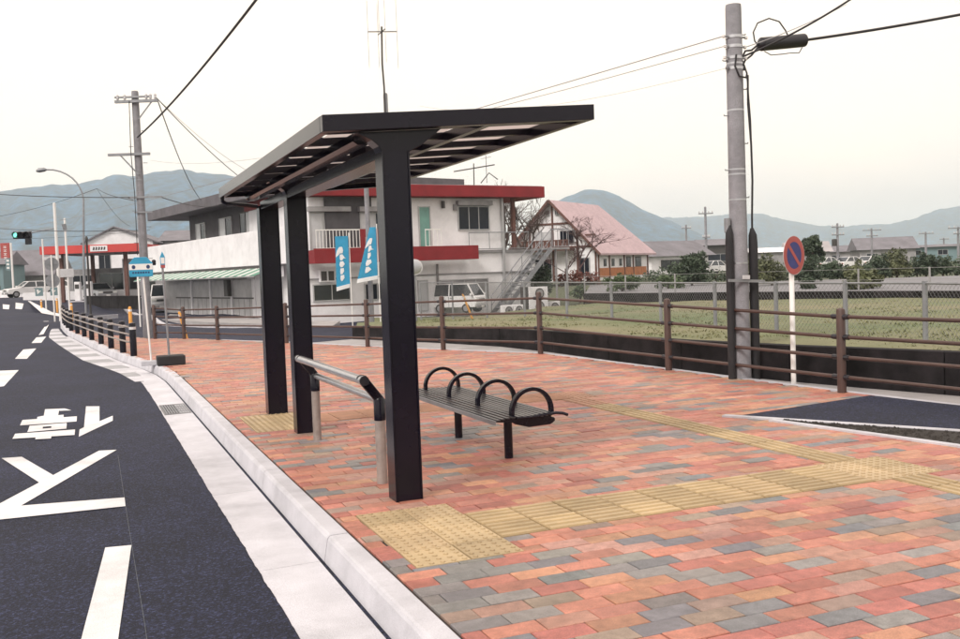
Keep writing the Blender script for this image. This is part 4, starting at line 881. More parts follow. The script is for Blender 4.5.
b = MB().box(.88, 1.62, -.22, .012, z(1.24), z(1.78)).build('vent_unit', 'wall_white', BM)
for u in (.93, 1.28): MB().box(u, u+.27, -.23, -.215, z(1.30), z(1.73)).build('louvre', 'frame_dark', b)
ac_unit(BM, 7.4, -.55, z(2.52)-.3, .62, .42); ac_unit(BM, 10.62, -2.25, .05, 1.10, 1.28, 2); MB().box(10.28, 10.6, -2.5, -2.3, .0, 1.35).build('cover_panel', 'frame_dark', BM); ac_unit(BM, 9.1, -2.3, .02, .55, .5); ac_unit(BM, 9.68, -2.3, .02, .55, .5); ac_unit(BM, 11.9, -2.0, .02, .7, .55)
# outside stair and landing rail
st = MB()
u0, z0, u1, z1 = 9.35, 0.0, 12.45, z(2.50)
for s in (-1.95, -1.10): st.beam((u0, s, z0+.05), (u1, s, z1), .05, .22)
st = st.build('stair_stringers', 'galvanised', BM)
tr_ = MB().box(-.13, .13, -1.92, -1.13, -.02, .02).mesh('tread', 'galvanised')
for i in range(15): put('tread', tr_, st, (u0+(u1-u0)*(i+.5)/15, 0, z0+(z1-z0)*(i+.7)/15))
for s in (-1.95, -1.10):
    h = MB().tube([(u0, s, .95), (u1, s, z1+.95)], .025, 6).tube([(u0, s, .5), (u1, s, z1+.5)], .018, 6)
    for i in range(6): f = i/5; h.tube([(u0+(u1-u0)*f, s, z1*f), (u0+(u1-u0)*f, s, z1*f+.95)], .02, 6)
    h.build('stair_handrail', 'galvanised', st)
MB().box(12.35, 13.5, -2.0, -.11, z(2.42), z(2.52)).build('landing', 'slab_grey', BM)
MB().box(12.7, 12.78, -1.9, -1.82, 0, z(2.42)).build('landing_post', 'slab_grey', BM); MB().box(13.36, 13.44, -1.9, -1.82, 0, z(2.42)).build('landing_post', 'slab_grey', BM)
railing(BM, 12.5, 13.5, z(2.56), z(3.45), -1.95, .3, 'galvanised'); railing(BM, 8.75, 12.3, z(2.56), z(3.42), -.14, .9, 'galvanised')
# television aerials on the roof
an = thing('television_aerial', 'leaning television aerial on the red roof edge', 'antenna', (19.725, 48.441, 6.225))
MB().tube([(0, 0, -.2), (.02, 0, 1.05)], .03, 6).build('mast', 'frame_dark', an); MB().tube([(-1.1, .1, .62), (1.2, -.1, .98)], .035, 6).build('boom', 'frame_dark', an)
for i in range(6): MB().tube([(-.9+.38*i, .1-.04*i-.25, .66+.06*i), (-.9+.38*i, .1-.04*i+.25, .66+.06*i)], .012, 5).build('element', 'frame_dark', an)
MB().tube([(.4, 0, .0), (.9, 0, .55), (1.4, 0, .2)], .03, 6).build('brace', 'frame_dark', an); MB().tube([(.75, 0, 0), (.75, 0, 1.5)], .02, 6).tube([(.45, 0, 1.3), (1.05, 0, 1.42)], .015, 5).build('mast', 'galvanised', an)

# ---- grey shop with white parapet, awning and shutters
BN = thing('shop_building', 'dark grey shop with white balcony wall and green striped awning', 'building', (4.074, 67.555, GZ), R(-78.427))
LN = 24.6
MB().box(0, LN, .9, 8, 0, z(2.35)).build('ground_floor_wall', 'shutter', BN)
MB().box(4.9, LN+.3, 1.3, 8, z(2.35), z(5.62)).build('upper_floor_wall', 'wall_grey', BN)
rf = MB().prism([(-.1, z(5.55)), (8.5, z(5.55)), (8.5, z(6.0)), (-.1, z(6.12))], .6, LN+.9, 'x').build('roof', 'fascia_grey', BN)
MB().box(.0, LN, -.12, .12, z(2.15), z(3.85)).build('balcony_wall', 'wall_white', BN, bevel=.02)
MB().box(.0, .2, .12, 7.9, z(2.15), z(3.85)).build('balcony_wall', 'wall_white', BN)
MB().box(.05, LN-.05, .12, 1.29, z(2.18), z(2.34)).build('balcony_floor', 'slab_grey', BN)
for (a_, b_, c_, d_) in ((10.5, 12.6, 3.6, 5.05), (13.9, 17.3, 3.4, 5.15), (17.6, 20.6, 3.4, 5.1), (21.2, 24.0, 3.4, 5.1), (6.2, 8.0, 3.8, 5.0)):
    window(BN, a_, b_, z(c_), z(d_), 1.29, panes=2 if b_-a_ < 2.5 else 4, frame='frame_dark' if a_ > 13 else 'frame_alu', glasses=None if a_ > 20 else (['curtain_glass', 'window_glass'] if b_-a_ < 2.5 else ['window_glass', 'curtain_glass', 'window_glass', 'window_glass']))
aws = [MB().hexa([(0, -.11, z(1.98)), (.15, -.11, z(2.02)), (.15, -1.15, z(1.66)), (0, -1.15, z(1.62))], [(0, -.11, z(2.0)), (.15, -.11, z(2.04)), (.15, -1.15, z(1.68)), (0, -1.15, z(1.64))]).add(
       [(.15, -.11, z(2.02)), (.29, -.11, z(1.98)), (.29, -1.15, z(1.62)), (.15, -1.15, z(1.66)), (.15, -.11, z(2.04)), (.29, -.11, z(2.0)), (.29, -1.15, z(1.64)), (.15, -1.15, z(1.68))], [(0,3,2,1),(4,5,6,7),(1,2,6,5),(2,3,7,6),(3,0,4,7)]).mesh('awning_strip', mm) for mm in ('awning_green', 'awning_white')]
awn = MB().beam((.4, -1.13, z(1.61)), (22, -1.13, z(1.61)), .04, .04).build('awning_frame', 'frame_alu', BN)
for i in range(74): put('awning_strip', aws[(i//2) % 2], awn, (.4+.292*i, 0, 0))
MB().box(.4, 22, -.16, -.121, z(1.98), z(2.12)).build('awning_beam', 'frame_dark', BN)
for i in range(6):
    a_ = 3.0+3.55*i; s_ = MB().box(a_, a_+3.3, .80, .9, .05, z(1.5)).build('shutter', 'shutter', BN)
    MB().box(a_+.02, a_+3.28, .77, .798, z(.45), z(.53)).build('shutter_rail', 'frame_dark', s_)
    for k in range(1, 4): MB().box(a_+3.3*k/4-.02, a_+3.3*k/4+.02, .785, .799, .1, z(.44)).build('seam', 'slab_grey', s_)
    MB().box(a_+3.33, a_+3.52, .7, .899, 0, z(1.55)).build('pier', 'frame_dark' if i in (4,) else 'wall_white', BN)
ac_unit(BN, 21.6, .2, z(1.55), .8, .5)
MB().box(13.15, 13.7, .45, .68, z(.6), z(1.5)).build('hanging_bag', 'frame_dark', BN)

# ---- house with the pink roof (u along the long side, v to the left along the gable)
HZ = .5
Hs = thing('gabled_house', 'white half-timbered house with large pink tiled roof', 'house', (34.476, 61.627, HZ), R(38.578))
zh = lambda h: h-HZ
EV, AP, HW, HL = zh(2.91), zh(6.54), 3.49, 11.6
MB().prism([(0.0, EV-.3), (0, EV-.02), (HW, AP-.12), (2*HW, EV-.02), (2*HW, EV-.3)], .15, HL-3.2, 'x').build('gable_wall', 'wall_white', Hs); MB().box(.15, HL-.4, .001, 2*HW-.001, 0, EV-.3).build('wall', 'wall_white', Hs)
sl_ = (AP-EV)/HW
for s in (0, 1):
    v0, v1 = (-.45, HW) if s == 0 else (2*HW+.45, HW)
    zl = EV-.45*sl_
    r_ = MB().hexa([(-.45, v0, zl-.14), (HL+.3, v0, zl-.14), (HL-2.4, v1, AP-.14), (-.45, v1, AP-.14)], [(-.45, v0, zl), (HL+.3, v0, zl), (HL-2.4, v1, AP), (-.45, v1, AP)]).build('roof', 'roof_pink', Hs)
MB().hexa([(HL-.4, 0, EV), (HL-.3, 0, EV), (HL-.3, 2*HW, EV), (HL-.4, 2*HW, EV)], [(HL-2.9, HW, AP-.2), (HL-2.8, HW, AP-.2), (HL-2.8, HW+.1, AP-.2), (HL-2.9, HW+.1, AP-.2)]).build('roof', 'roof_pink', Hs)
for v0, v1 in ((-.47, HW), (2*HW+.47, HW)): MB().beam((-.5, v0, EV-.47*sl_-.06), (-.5, v1, AP-.06), .08, .17).build('bargeboard', 'timber', Hs)
def tim(p, q, w=.12): MB().beam(p, q, .06, w).build('timber', 'timber', Hs)
tim((.12, .0, zh(3.0)), (.12, 2*HW, zh(3.0)), .14); tim((.12, 1.8, zh(4.77)), (.12, 5.2, zh(4.77)), .14)
for v in (.12, 1.55, HW, 5.4): MB().box(.06, .14, v-.06, v+.06, 0, EV+(min(v, 2*HW-v))*sl_-.15).build('timber', 'timber', Hs)
MB().box(.06, .14, .1, 1.6, zh(3.75), zh(3.9)).build('timber', 'timber', Hs)
def gwin(v0, v1, z0, z1, g='window_glass'):
    w = MB().box(.05, .148, v0, v1, z0, z1).build('window', 'frame_alu', Hs); MB().box(.035, .049, v0+.06, (v0+v1)/2-.03, z0+.06, z1-.06).build('pane', g, w); MB().box(.035, .049, (v0+v1)/2+.03, v1-.06, z0+.06, z1-.06).build('pane', g, w)
gwin(1.75, 2.9, zh(3.25), zh(4.25)); gwin(3.6, 4.9, zh(3.25), zh(4.2), 'curtain_glass'); gwin(2.95, 3.25, zh(5.4), zh(5.8)); gwin(3.7, 4.0, zh(5.4), zh(5.8)); gwin(.6, 1.4, zh(.9), zh(2.2)); gwin(3.6, 5.0, zh(.7), zh(2.2))
MB().box(-1.0, .04, 1.7, 5.6, zh(2.75), zh(2.9)).build('balcony', 'timber', Hs)
for k in range(13): MB().box(-1.0, -.94, 1.72+.3*k, 1.94+.3*k, zh(2.9), zh(3.45)).build('balcony_board', 'timber', Hs)
MB().box(-1.03, -.93, 1.7, 5.6, zh(3.45), zh(3.55)).build('balcony_rail', 'timber', Hs)
for u0 in (1.3, 2.9, 4.5): w = MB().box(u0, u0+.55, -.03, .0, zh(1.5), zh(2.05)).build('window', 'frame_dark', Hs); MB().box(u0+.07, u0+.48, -.045, -.031, zh(1.57), zh(1.98)).build('pane', 'window_glass', w)
for u0, u1, z0 in ((6.0, 7.0, 1.35), (8.0, 9.4, 1.35)): w = MB().box(u0, u1, -.03, .0, zh(z0), zh(2.2)).build('window', 'frame_dark', Hs); MB().box(u0+.08, u1-.08, -.045, -.031, zh(z0+.08), zh(2.1)).build('pane', 'window_glass', w)
for k in range(17): MB().box(.35+.6*k, .35+.6*k+.57, -.05, -.004, zh(.72), zh(1.38)).build('siding_board', 'timber_orange', Hs)
for u in (.25, 2.4, 5.5, 7.5, 10.9): MB().box(u-.08, u+.08, -.07, -.003, 0, EV-.2).build('timber', 'timber', Hs)
MB().box(.2, HL-.4, -.06, -.002, EV-.42, EV-.2).build('timber', 'timber', Hs)
# low annex behind the house
An = thing('low_house', 'low grey roofed outbuilding right of the pink roofed house', 'house', (*(50.095, 78.969, 0.127)[:2], .4), R(10))
MB().box(0, 7.5, 0, 5, 0, 1.9).build('wall', 'wall_white', An); MB().prism([(-.5, 1.85), (5.5, 1.85), (2.5, 3.4)], -.6, 8.2, 'x').build('roof', 'roof_grey', An); window(An, 1.2, 5.0, .5, 1.5, 0, panes=3, frame='frame_dark', glass='car_glass')

# ------------------------------------------------------------------ filling station at the left
Gs0 = gz((-2.946, 83.345, 0.458)); ge = (4.084, 80.459, 0.18)
GS = thing('filling_station', 'filling station with a red edged canopy beyond the road', 'filling station', Gs0, math.atan2(ge[1]-Gs0[1], ge[0]-Gs0[0])); gw = math.dist(Gs0[:2], ge[:2])
zc0, zc1 = (0.597, 82.091, 4.018)[2]-Gs0[2], (0.63, 82.111, 4.646)[2]-Gs0[2]
cn = MB().box(0, gw, 0, 9, zc0+.05, zc1-.05).build('canopy', 'slab_grey', GS)
MB().box(-.08, gw+.08, -.08, -.002, zc0, zc1).box(-.08, -.002, -.002, 9.0, zc0, zc1).box(gw+.002, gw+.08, -.002, 9.0, zc0, zc1).build('canopy_band', 'canopy_red', cn)
sg = MB().box(3.9, 5.25, -.13, -.082, zc0+.1, zc1-.08).build('sign_panel', 'wall_white', cn)
for k in range(5): MB().prism([(4.1+.21*k, zc0+.2), (4.24+.21*k, zc0+.2), (4.28+.21*k, zc0+.42), (4.16+.21*k, zc0+.46)], -.14, -.132, 'y').build('lettering', 'frame_dark', sg)
for u, v in ((6.3, .8), (1.2, .8), (6.3, 7), (1.2, 7)): MB().box(u-.13, u+.13, v-.13, v+.13, 0, zc0+.05).build('column', 'timber', GS)
kio = MB().box(4.1, gw+1.0, 6.0, 10.5, 0, zc0-.4).build('kiosk_wall', 'wall_white', GS); window(GS, 5.6, 6.8, .0, 2.2, 5.98, panes=2, frame='frame_dark', glass='car_glass', name='door'); window(GS, .6+4, 5.3, .8, 2.1, 5.98, panes=1)
MB().box(-1.2, 3.9, 7.5, 11, 0, 2.7).build('service_bay_wall', 'slab_grey', GS); window(GS, -.8, 1.2, .4, 2.2, 7.48, panes=3, glass='window_glass'); window(GS, 1.5, 3.7, .2, 2.3, 7.48, panes=2, glass='car_glass', name='door')
for u in (2.4, 3.3): 
    pu = MB().box(u-.22, u+.22, .6, 1.0, .1, 1.6).build('fuel_pump', 'wall_white', GS, bevel=.04); MB().box(u-.16, u+.16, .585, .599, 1.05, 1.4).build('pump_display', 'frame_dark', pu)
MB().box(1.9, 3.8, .4, 1.2, 0, .1).build('pump_island', 'kerbstone', GS)
wall_ = tag(MB().box(-3.2, 5.2, -.1, .1, 0, .72).build('low_wall', 'wall_white', bevel=.02), 'low white wall before the filling station forecourt', 'wall'); wall_.location = gz((-1.691, 87.184, 0.928)); wall_.rotation_euler = (0, 0, R(-22))
# pale gabled hall behind the canopy
Hl = thing('gabled_hall', 'pale gabled hall with grey roof behind the filling station', 'building', gz((0.368, 105.799, 0.708)), R(-14))
zz = (3.343, 104.935, 7.189)[2]-Hl.location[2]; ze = (0.828, 105.89, 5.867)[2]-Hl.location[2]
MB().prism([(0, 0), (6.6, 0), (6.6, ze), (2.9, zz), (0, ze)], 0, 14, 'y').build('wall', 'wall_white', Hl)
for p, q in (((-.4, ze-.25), (2.9, zz+.06)), ((2.9, zz+.06), (7.2, ze-.3))): MB().prism([p, q, (q[0], q[1]+.14), (p[0], p[1]+.14)], -.3, 14.3, 'y').build('roof', 'roof_grey', Hl)
MB().box(6.6, 14, 3, 13, 0, ze).build('wing_wall', 'slab_grey', Hl); MB().prism([(2.6, ze), (13.4, ze), (8, zz)], 6.5, 14.4, 'x').build('wing_roof', 'roof_grey', Hl)
window(Hl, 1.2, 2.4, ze*.45, ze*.75, -.0, panes=2)
# far left houses and the red sign
Hh = thing('low_house', 'dark roofed house at the left edge beyond the junction', 'house', gz((-8.808, 124.696, 0.846)), R(-18))
MB().box(0, 5.5, 0, 6, 0, 2.6).build('wall', 'slab_grey', Hh); MB().prism([(-.6, 2.5), (6.6, 2.5), (3, 5.6)], -.6, 6.2, 'x').build('roof', 'roof_grey', Hh); window(Hh, .8, 3.2, .4, 1.7, 0, panes=2, frame='frame_dark')
Hh = thing('low_house', 'teal walled house at the left frame edge', 'house', gz((-11.072, 118.058, 0.996)), R(-18))
MB().box(0, 3.2, 0, 6, 0, 3.8).build('wall', 'wall_teal', Hh); MB().prism([(-.4, 3.7), (6.4, 3.7), (3, 5.2)], -.4, 3.6, 'x').build('roof', 'roof_grey', Hh); window(Hh, 1.6, 2.8, .4, 1.4, 0, panes=2, frame='frame_dark')
wy = thing('garden_wall', 'long pale wall across the junction behind the white car', 'wall', gz((-10.928, 112.593, 1.035)), R(-20)); 
for i in range(3): MB().box(.02+2.6*i, 2.58+2.6*i, 0, .15, 0, .85).build('wall_panel', 'wall_white', wy)
Rs = thing('shop_sign', 'tall red roadside sign with white lettering on a white post', 'sign', gz((-6.193, 101.985, 0.632)), R(-12))
zt = (-6.362, 102.333, 5.785)[2]-Rs.location[2]; zb = (-6.438, 102.287, 4.358)[2]-Rs.location[2]
MB().lathe([(.10, -.1), (.10, zt)], 10).build('post', 'white_post', Rs, smooth=True)
bd = MB().box(-.92, -.12, -.08, .08, zb, zt).build('board', 'sign_red', Rs); bd2 = MB().box(-.55, -.12, -.08, .08, zb-1.2, zb-.02).build('board', 'wall_teal', Rs)
for k in range(4): 
    zk = zt-.35-.34*k; MB().box(-.66, -.38, -.092, -.081, zk, zk+.05).box(-.66, -.38, -.092, -.081, zk-.14, zk-.09).box(-.545, -.495, -.092, -.081, zk-.088, zk-.002).build('lettering', 'white_post', bd)
for k in range(3): MB().box(-.46, -.22, -.092, -.081, zb-.35-.34*k, zb-.17-.34*k).build('lettering', 'white_post', bd2)

# ------------------------------------------------------------------ vehicles
def wheel(parent, x, y, r, w):
    o = MB().tube([(x, y-w/2, r), (x, y+w/2, r)], r, 20).build('wheel', 'tyre', parent, smooth=True)
    s = -1 if y < 0 else 1
    MB().tube([(x, y+s*(w/2+.001), r), (x, y+s*(w/2+.012), r)], r*.62, 16).build('rim', 'steel', o)
def vehicle(name, label, cat, loc, rz, L, Wd, H, prof, belt, cab, paint='car_white', scale=1.0):
    """prof: side outline (x forward, z) of the lower body; cab: outline of the glasshouse"""
    t = thing(name, label, cat, loc, rz); hw = Wd/2
    def loft(pl, w0, w1, z0, z1, nm, m, par, bev):
        mb = MB(); n = len(pl)
        wd = lambda z_: w0+(w1-w0)*max(0, min(1, (z_-z0)/(z1-z0)))
        mb.add([(x, -wd(z_), z_) for x, z_ in pl]+[(x, wd(z_), z_) for x, z_ in pl], [tuple(range(n)), tuple(range(2*n-1, n-1, -1))]+[(i, n+i, n+(i+1)%n, (i+1)%n) for i in range(n)])
        return mb.build(nm, m, par, bevel=bev)
    body = loft(prof, hw, hw*.96, .3, belt, 'body', paint, t, .05)
    gl = loft(cab, hw*.95, hw*.78, belt, H, 'windows', 'car_glass', t, .03)
    zr = H; xs_ = [p[0] for p in cab if p[1] > H-.08]; MB().box(min(xs_)-.03, max(xs_)+.03, -hw*.79, hw*.79, H-.06, H+.02).build('roof', paint, t, bevel=.04)
    # pillars
    cb = sorted(cab); 
    f_lo = max(cab, key=lambda p: p[0]); f_hi = max((p for p in cab if p[1] > H-.08), key=lambda p: p[0]); r_lo = min(cab, key=lambda p: p[0]); r_hi = min((p for p in cab if p[1] > H-.08), key=lambda p: p[0])
    for s in (-1, 1):
        for a_, b_ in ((f_lo, f_hi), (r_lo, r_hi)): MB().beam((a_[0], s*hw*.95, a_[1]), (b_[0], s*hw*.79, b_[1]), .07, .07).build('pillar', paint, gl)
        xm = (f_hi[0]+r_hi[0])/2; MB().beam((xm, s*hw*.955, belt), (xm, s*hw*.80, H-.02), .07, .06).build('pillar', paint, gl)
        dr = MB().box(xm-.02, xm+.0, s*hw-.004, s*hw+.004, .4, belt-.05).build('door_seam', 'frame_dark', body)
        MB().box(xm+.1, xm+.26, s*(hw+.012)-.012, s*(hw+.012)+.012, belt-.16, belt-.12).build('door_handle', 'frame_dark', body)
        MB().box(f_lo[0]-.16, f_lo[0]-.02, s*(hw+.10)-.08, s*(hw+.10)+.08, belt, belt+.14).build('mirror', paint, t, bevel=.03)
    xf = max(p[0] for p in prof); xb = min(p[0] for p in prof)
    for s in (-1, 1):
        MB().box(xf-.05, xf+.012, s*hw*.70-.16, s*hw*.70+.16, belt-.36, belt-.2).build('headlight', 'lamp_lens', t, bevel=.02)
        MB().box(xb-.012, xb+.05, s*hw*.76-.12, s*hw*.76+.12, belt-.36, belt-.16).build('tail_light', 'tail_red', t, bevel=.02)
    MB().box(xf-.02, xf+.05, -hw*.92, hw*.92, .30, .48).build('bumper', 'slab_grey', t, bevel=.03); MB().box(xb-.05, xb+.02, -hw*.92, hw*.92, .30, .48).build('bumper', 'slab_grey', t, bevel=.03)
    MB().box(xf+.0, xf+.016, -hw*.45, hw*.45, belt-.36, belt-.22).build('grille', 'frame_dark', t); MB().box(xf+.05, xf+.06, -.165, .165, .34, .46).build('licence_plate', 'white_post', t)
    r = .30
    for x in (xf-.72, xb+.72):
        for s in (-1, 1): wheel(t, x, s*(hw-.10), r, .22)
    return t
SEDAN = ([(-2.2, .32), (2.15, .32), (2.2, .55), (2.1, .78), (.95, .92), (-1.5, .94), (-2.15, .88), (-2.2, .6)], .93, [(1.0, .90), (.35, 1.40), (-.9, 1.42), (-1.7, .92)])
VAN = ([(-1.65, .35), (1.6, .35), (1.68, .6), (1.62, 1.0), (1.5, 1.12), (-1.65, 1.12)], 1.12, [(1.5, 1.10), (1.05, 1.86), (-1.55, 1.88), (-1.63, 1.10)])
vehicle('parked_van', 'white small van parked before the shop beside the side road', 'van', gz((4.918, 69.265, -0.523)), R(-95), 3.3, 1.45, 1.88, *VAN)
vehicle('car', 'white saloon car waiting at the junction below the red sign', 'car', gz((-4.492, 96.963, 0.612)), R(-160), 4.4, 1.68, 1.42, *SEDAN)
vehicle('car', 'white car half hidden behind the sign posts at the junction', 'car', gz((-2.336, 98.258, 0.83)), R(170), 4.4, 1.68, 1.42, *SEDAN)
vehicle('car', 'silver car on the filling station forecourt', 'car', gz((1.049, 86.041, 0.489)), R(-70), 4.3, 1.66, 1.42, *SEDAN, paint='car_silver')
vp_ = (16.817, 43.853, -0.569); vehicle('parked_van', 'white small van parked before the white building by the grass', 'van', (vp_[0], vp_[1], fieldz(vp_[0], vp_[1])), R(-52), 3.3, 1.45, 1.88, *VAN).scale = (.78, .80, .74)
for P_, lab, rz_ in (((76.967, 85.314, 0.406), 'white car leftmost in the far parking row', 15), ((80.815, 85.9, 0.291), 'white car in the middle of the far parking row', 10), ((84.536, 86.537, 0.18), 'white car rightmost in the far parking row', 14), ((60.403, 83.409, 0.085), 'white car just right of the dark round shrub', 20)):
    vehicle('parked_car', lab, 'car', (P_[0], P_[1], land(P_[0], P_[1])), R(rz_), 4.3, 1.66, 1.42, *SEDAN)['group'] = 'cars in the far parking lot'

# ------------------------------------------------------------------ banners, pole, mirror and aerial in front of the white building
def banner(P_, w, h, lean, label, taper):
    t = thing('banner', label, 'banner', P_, R(-15)); n = 10; m_ = 4
    MB().tube([(w+.03, 0, -2.0), (w+.03, 0, h+.1)], .016, 8).build('pole', 'white_post', t, smooth=True)
    def pt_(u, f): 
        wl_ = w*(1-taper*f); return (w-wl_*(1-u)+lean*(1-f)*0, .06*math.sin(3.0*f+2.2*u), h*f-.10*(1-u)*(1-f))
    mb = MB()
    for i in range(n+1):
        for k in range(m_+1): mb.add([pt_(k/m_, i/n)], [])
    mb.f = [(i*(m_+1)+k, i*(m_+1)+k+1, (i+1)*(m_+1)+k+1, (i+1)*(m_+1)+k) for i in range(n) for k in range(m_)]
    c = mb.build('cloth', 'banner_blue', t); md = c.modifiers.new('thick', 'SOLIDIFY'); md.thickness = .006
    def strip(pairs, nm, m='cloth_white'):
        q = MB(); 
        for u0, u1, f in pairs: 
            a_, b_ = pt_(u0, f), pt_(u1, f); q.add([(a_[0], a_[1]-.012, a_[2]), (b_[0], b_[1]-.012, b_[2])], [])
        q.f = [(2*i, 2*i+1, 2*i+3, 2*i+2) for i in range(len(pairs)-1)]; q.build(nm, m, c)
    strip([(0, 1, 0), (0, 1, .03), (0, 1, .075)], 'white_hem')
    rr = random.Random(len(label))
    for k in range(5):
        f0 = .16+.13*k; strip([(.30+.08*rr.random(), .44+.1*rr.random(), f0), (.26+.1*rr.random(), .56+.12*rr.random(), f0+.05), (.34, .50+.1*rr.random(), f0+.11)], 'lettering')
    strip([(.02, .06, .62), (.04, .30, .67), (.12, .46, .74), (.30, .52, .80)], 'white_curve')
    strip([(.50, .80, .58), (.46, .60, .60), (.44, .50, .63)], 'white_curve')
banner((7.258, 29.462, 1.117), .42, 1.60, 0, 'blue banner with white lettering left of the grey pole', 0.05)
banner((7.846, 29.234, 1.343), .66, 1.62, 0, 'blue tapering banner with white lettering on the grey pole', 0.72)
pb_ = (8.499, 29.993, 0.295); t = thing('steel_pole', 'plain grey pole rising behind the blue tapering banner', 'pole', (pb_[0], pb_[1], fieldz(pb_[0], pb_[1])-.2))
MB().lathe([(.085, -.1), (.08, 4.5), (.07, (8.656, 30.151, 4.399)[2]+.3), (.03, (8.656, 30.151, 4.399)[2]+.31)], 12).build('pole', 'pole_concrete', t, smooth=True)
MB().lathe([(.10, 2.2), (.10, 3.0)], 12).build('sleeve', 'slab_grey', t, smooth=True)
pm = (10.459, 31.37, 0.573); t = thing('convex_mirror', 'round convex traffic mirror half hidden by the near shelter post', 'mirror', (pm[0], pm[1], fieldz(pm[0], pm[1])))
zm = (10.66, 31.349, 1.693)[2]-t.location[2]; MB().lathe([(.045, -.1), (.045, zm+.2)], 10).build('post', 'galvanised', t, smooth=True)
o = MB().lathe([(.25, 0), (.22, .010), (.16, .018), (.08, .024), (.01, .026)], 24).build('mirror', 'steel', t, smooth=True); o.rotation_euler = (R(90), 0, R(-20)); o.location = (0, -.06, zm)
o = MB().lathe([(.275, -.02), (.275, .0), (.255, .008)], 24).build('rim', 'pale_pole', t, smooth=True); o.rotation_euler = (R(90), 0, R(-20)); o.location = (0, -.055, zm)
pa = (8.875, 28.748, 0.121); A_ = thing('radio_aerial', 'slim mast with a ring of whip aerials above the shelter roof', 'antenna', (pa[0], pa[1], land(pa[0], pa[1])))
zs = (9.081, 29.037, 7.012)[2]-A_.location[2]; zx = (8.949, 29.192, 8.881)[2]-A_.location[2]
MB().lathe([(.09, -.1), (.085, 3), (.07, zs), (.05, zs+.03)], 12).build('mast', 'galvanised', A_, smooth=True)
MB().tube([(-.06, -.1, zs-1.2), (-.06, -.1, zs+.2), (-.09, -.1, zs+.9), (-.06, -.1, zx+.15)], .03, 8).build('mast_extension', 'frame_dark', A_, smooth=True)
MB().tube([(-.5, -.1, zx-.03), (.42, -.1, zx+.03)], .016, 6).build('crossarm', 'frame_dark', A_)
MB().tube([(-.06, -.45, zx), (-.06, .30, zx)], .016, 6).build('crossarm', 'frame_dark', A_)
for x_, y_, h0, h1 in ((-.5, -.1, -1.1, .9), (.42, -.1, -1.1, 1.0), (-.06, -.45, -1.0, .9), (-.06, .30, -1.0, .95), (-.14, -.1, 0, 1.15)): MB().tube([(x_, y_, zx+h0), (x_, y_, zx+h1)], .008, 5).build('whip', 'cable_pale', A_)

# ------------------------------------------------------------------ trees, shrubs
def leaves(name, mats, blobs, n, size, parent, off, seed, flat=.0):
    rnd = random.Random(seed); mb = MB(); vol = [b_[3]*b_[4]*b_[5] for b_ in blobs]
    for _ in range(n):
        cx, cy, cz, rx, ry, rz_ = rnd.choices(blobs, vol)[0]
        while True:
            x, y, z_ = rnd.uniform(-1, 1), rnd.uniform(-1, 1), rnd.uniform(-1, 1); d = x*x+y*y+z_*z_
            if d <= 1 and d > .12*rnd.random(): break
        c = Vector((cx+x*rx, cy+y*ry, cz+z_*rz_)); s = size*rnd.uniform(.6, 1.4)
        a = Vector((rnd.gauss(0, 1), rnd.gauss(0, 1), rnd.gauss(0, 1))).normalized(); b = a.orthogonal().normalized(); b.rotate(Matrix.Rotation(rnd.uniform(0, 6.28), 3, a)); e = a.cross(b)
        mb.add([c-b*s, c+e*s*.45, c+b*s, c-e*s*.45], [(0, 1, 2, 3)])
    return mb.build(name, mats, parent, off=off)
def shrub(name, label, cat, base, blobs, n, size, m, seed, trunk=.06, group=None):
    t = thing(name, label, cat, base, 0, group); rnd = random.Random(seed)
    tb = MB(); hi = max(b_[2] for b_ in blobs)
    tb.tube([(0, 0, -.1), (.03, .02, hi*.5), (.0, .04, hi)], [trunk, trunk*.8, trunk*.4], 7)
    for b_ in blobs: tb.tube([(.02, .02, hi*.35), lerp((.02, .02, hi*.35), b_[:3], .55), b_[:3]], [trunk*.6, trunk*.45, trunk*.15], 5)
    tb.build('trunk', 'bark', t)
    # scatter sub-clumps so the outline is ragged
    cl = []
    for b_ in blobs:
        for k in range(9):
            a1, a2 = rnd.uniform(0, 6.28), rnd.uniform(-.9, 1.3); f = rnd.uniform(.45, .95)
            cl.append((b_[0]+b_[3]*f*math.cos(a1)*math.cos(a2), b_[1]+b_[4]*f*math.sin(a1)*math.cos(a2), b_[2]+b_[5]*f*math.sin(a2), b_[3]*rnd.uniform(.25, .42), b_[4]*rnd.uniform(.25, .42), b_[5]*rnd.uniform(.22, .38)))
    leaves('crown', m, cl+[(b_[0], b_[1], b_[2], b_[3]*.6, b_[4]*.6, b_[5]*.6) for b_ in blobs], n, size, t, None, seed)
    return t
def bare_tree(name, label, base, h, spread, m, seed, depth=5, lean=0.0, r0=.09):
    t = thing(name, label, 'tree', base); rnd = random.Random(seed); tr_, br = MB(), MB()
    def grow(p, d, L, r, k):
        q = p+d*L; mid = p.lerp(q, .5)+Vector((rnd.uniform(-1, 1), rnd.uniform(-1, 1), 0))*L*.06
        (tr_ if k >= depth-1 else br).tube([p, mid, q], [r, r*.85, r*.7], 6 if k > 2 else 4, cap=False)
        if k == 0: return
        for _ in range(3 if k > 1 else 4):
            nd_ = (d+Vector((rnd.gauss(0, spread), rnd.gauss(0, spread), rnd.gauss(.12, .25)))).normalized(); grow(p.lerp(q, rnd.uniform(.55, 1.0)), nd_, L*rnd.uniform(.55, .82), r*.6, k-1)
    grow(Vector((0, 0, -.1)), Vector((lean, 0, 1)).normalized(), h*.32, r0, depth)
    tr_.build('trunk', m, t); br.build('branches', m, t)
zf_ = lambda p: (p[0], p[1], max(land(p[0], p[1]), .2))
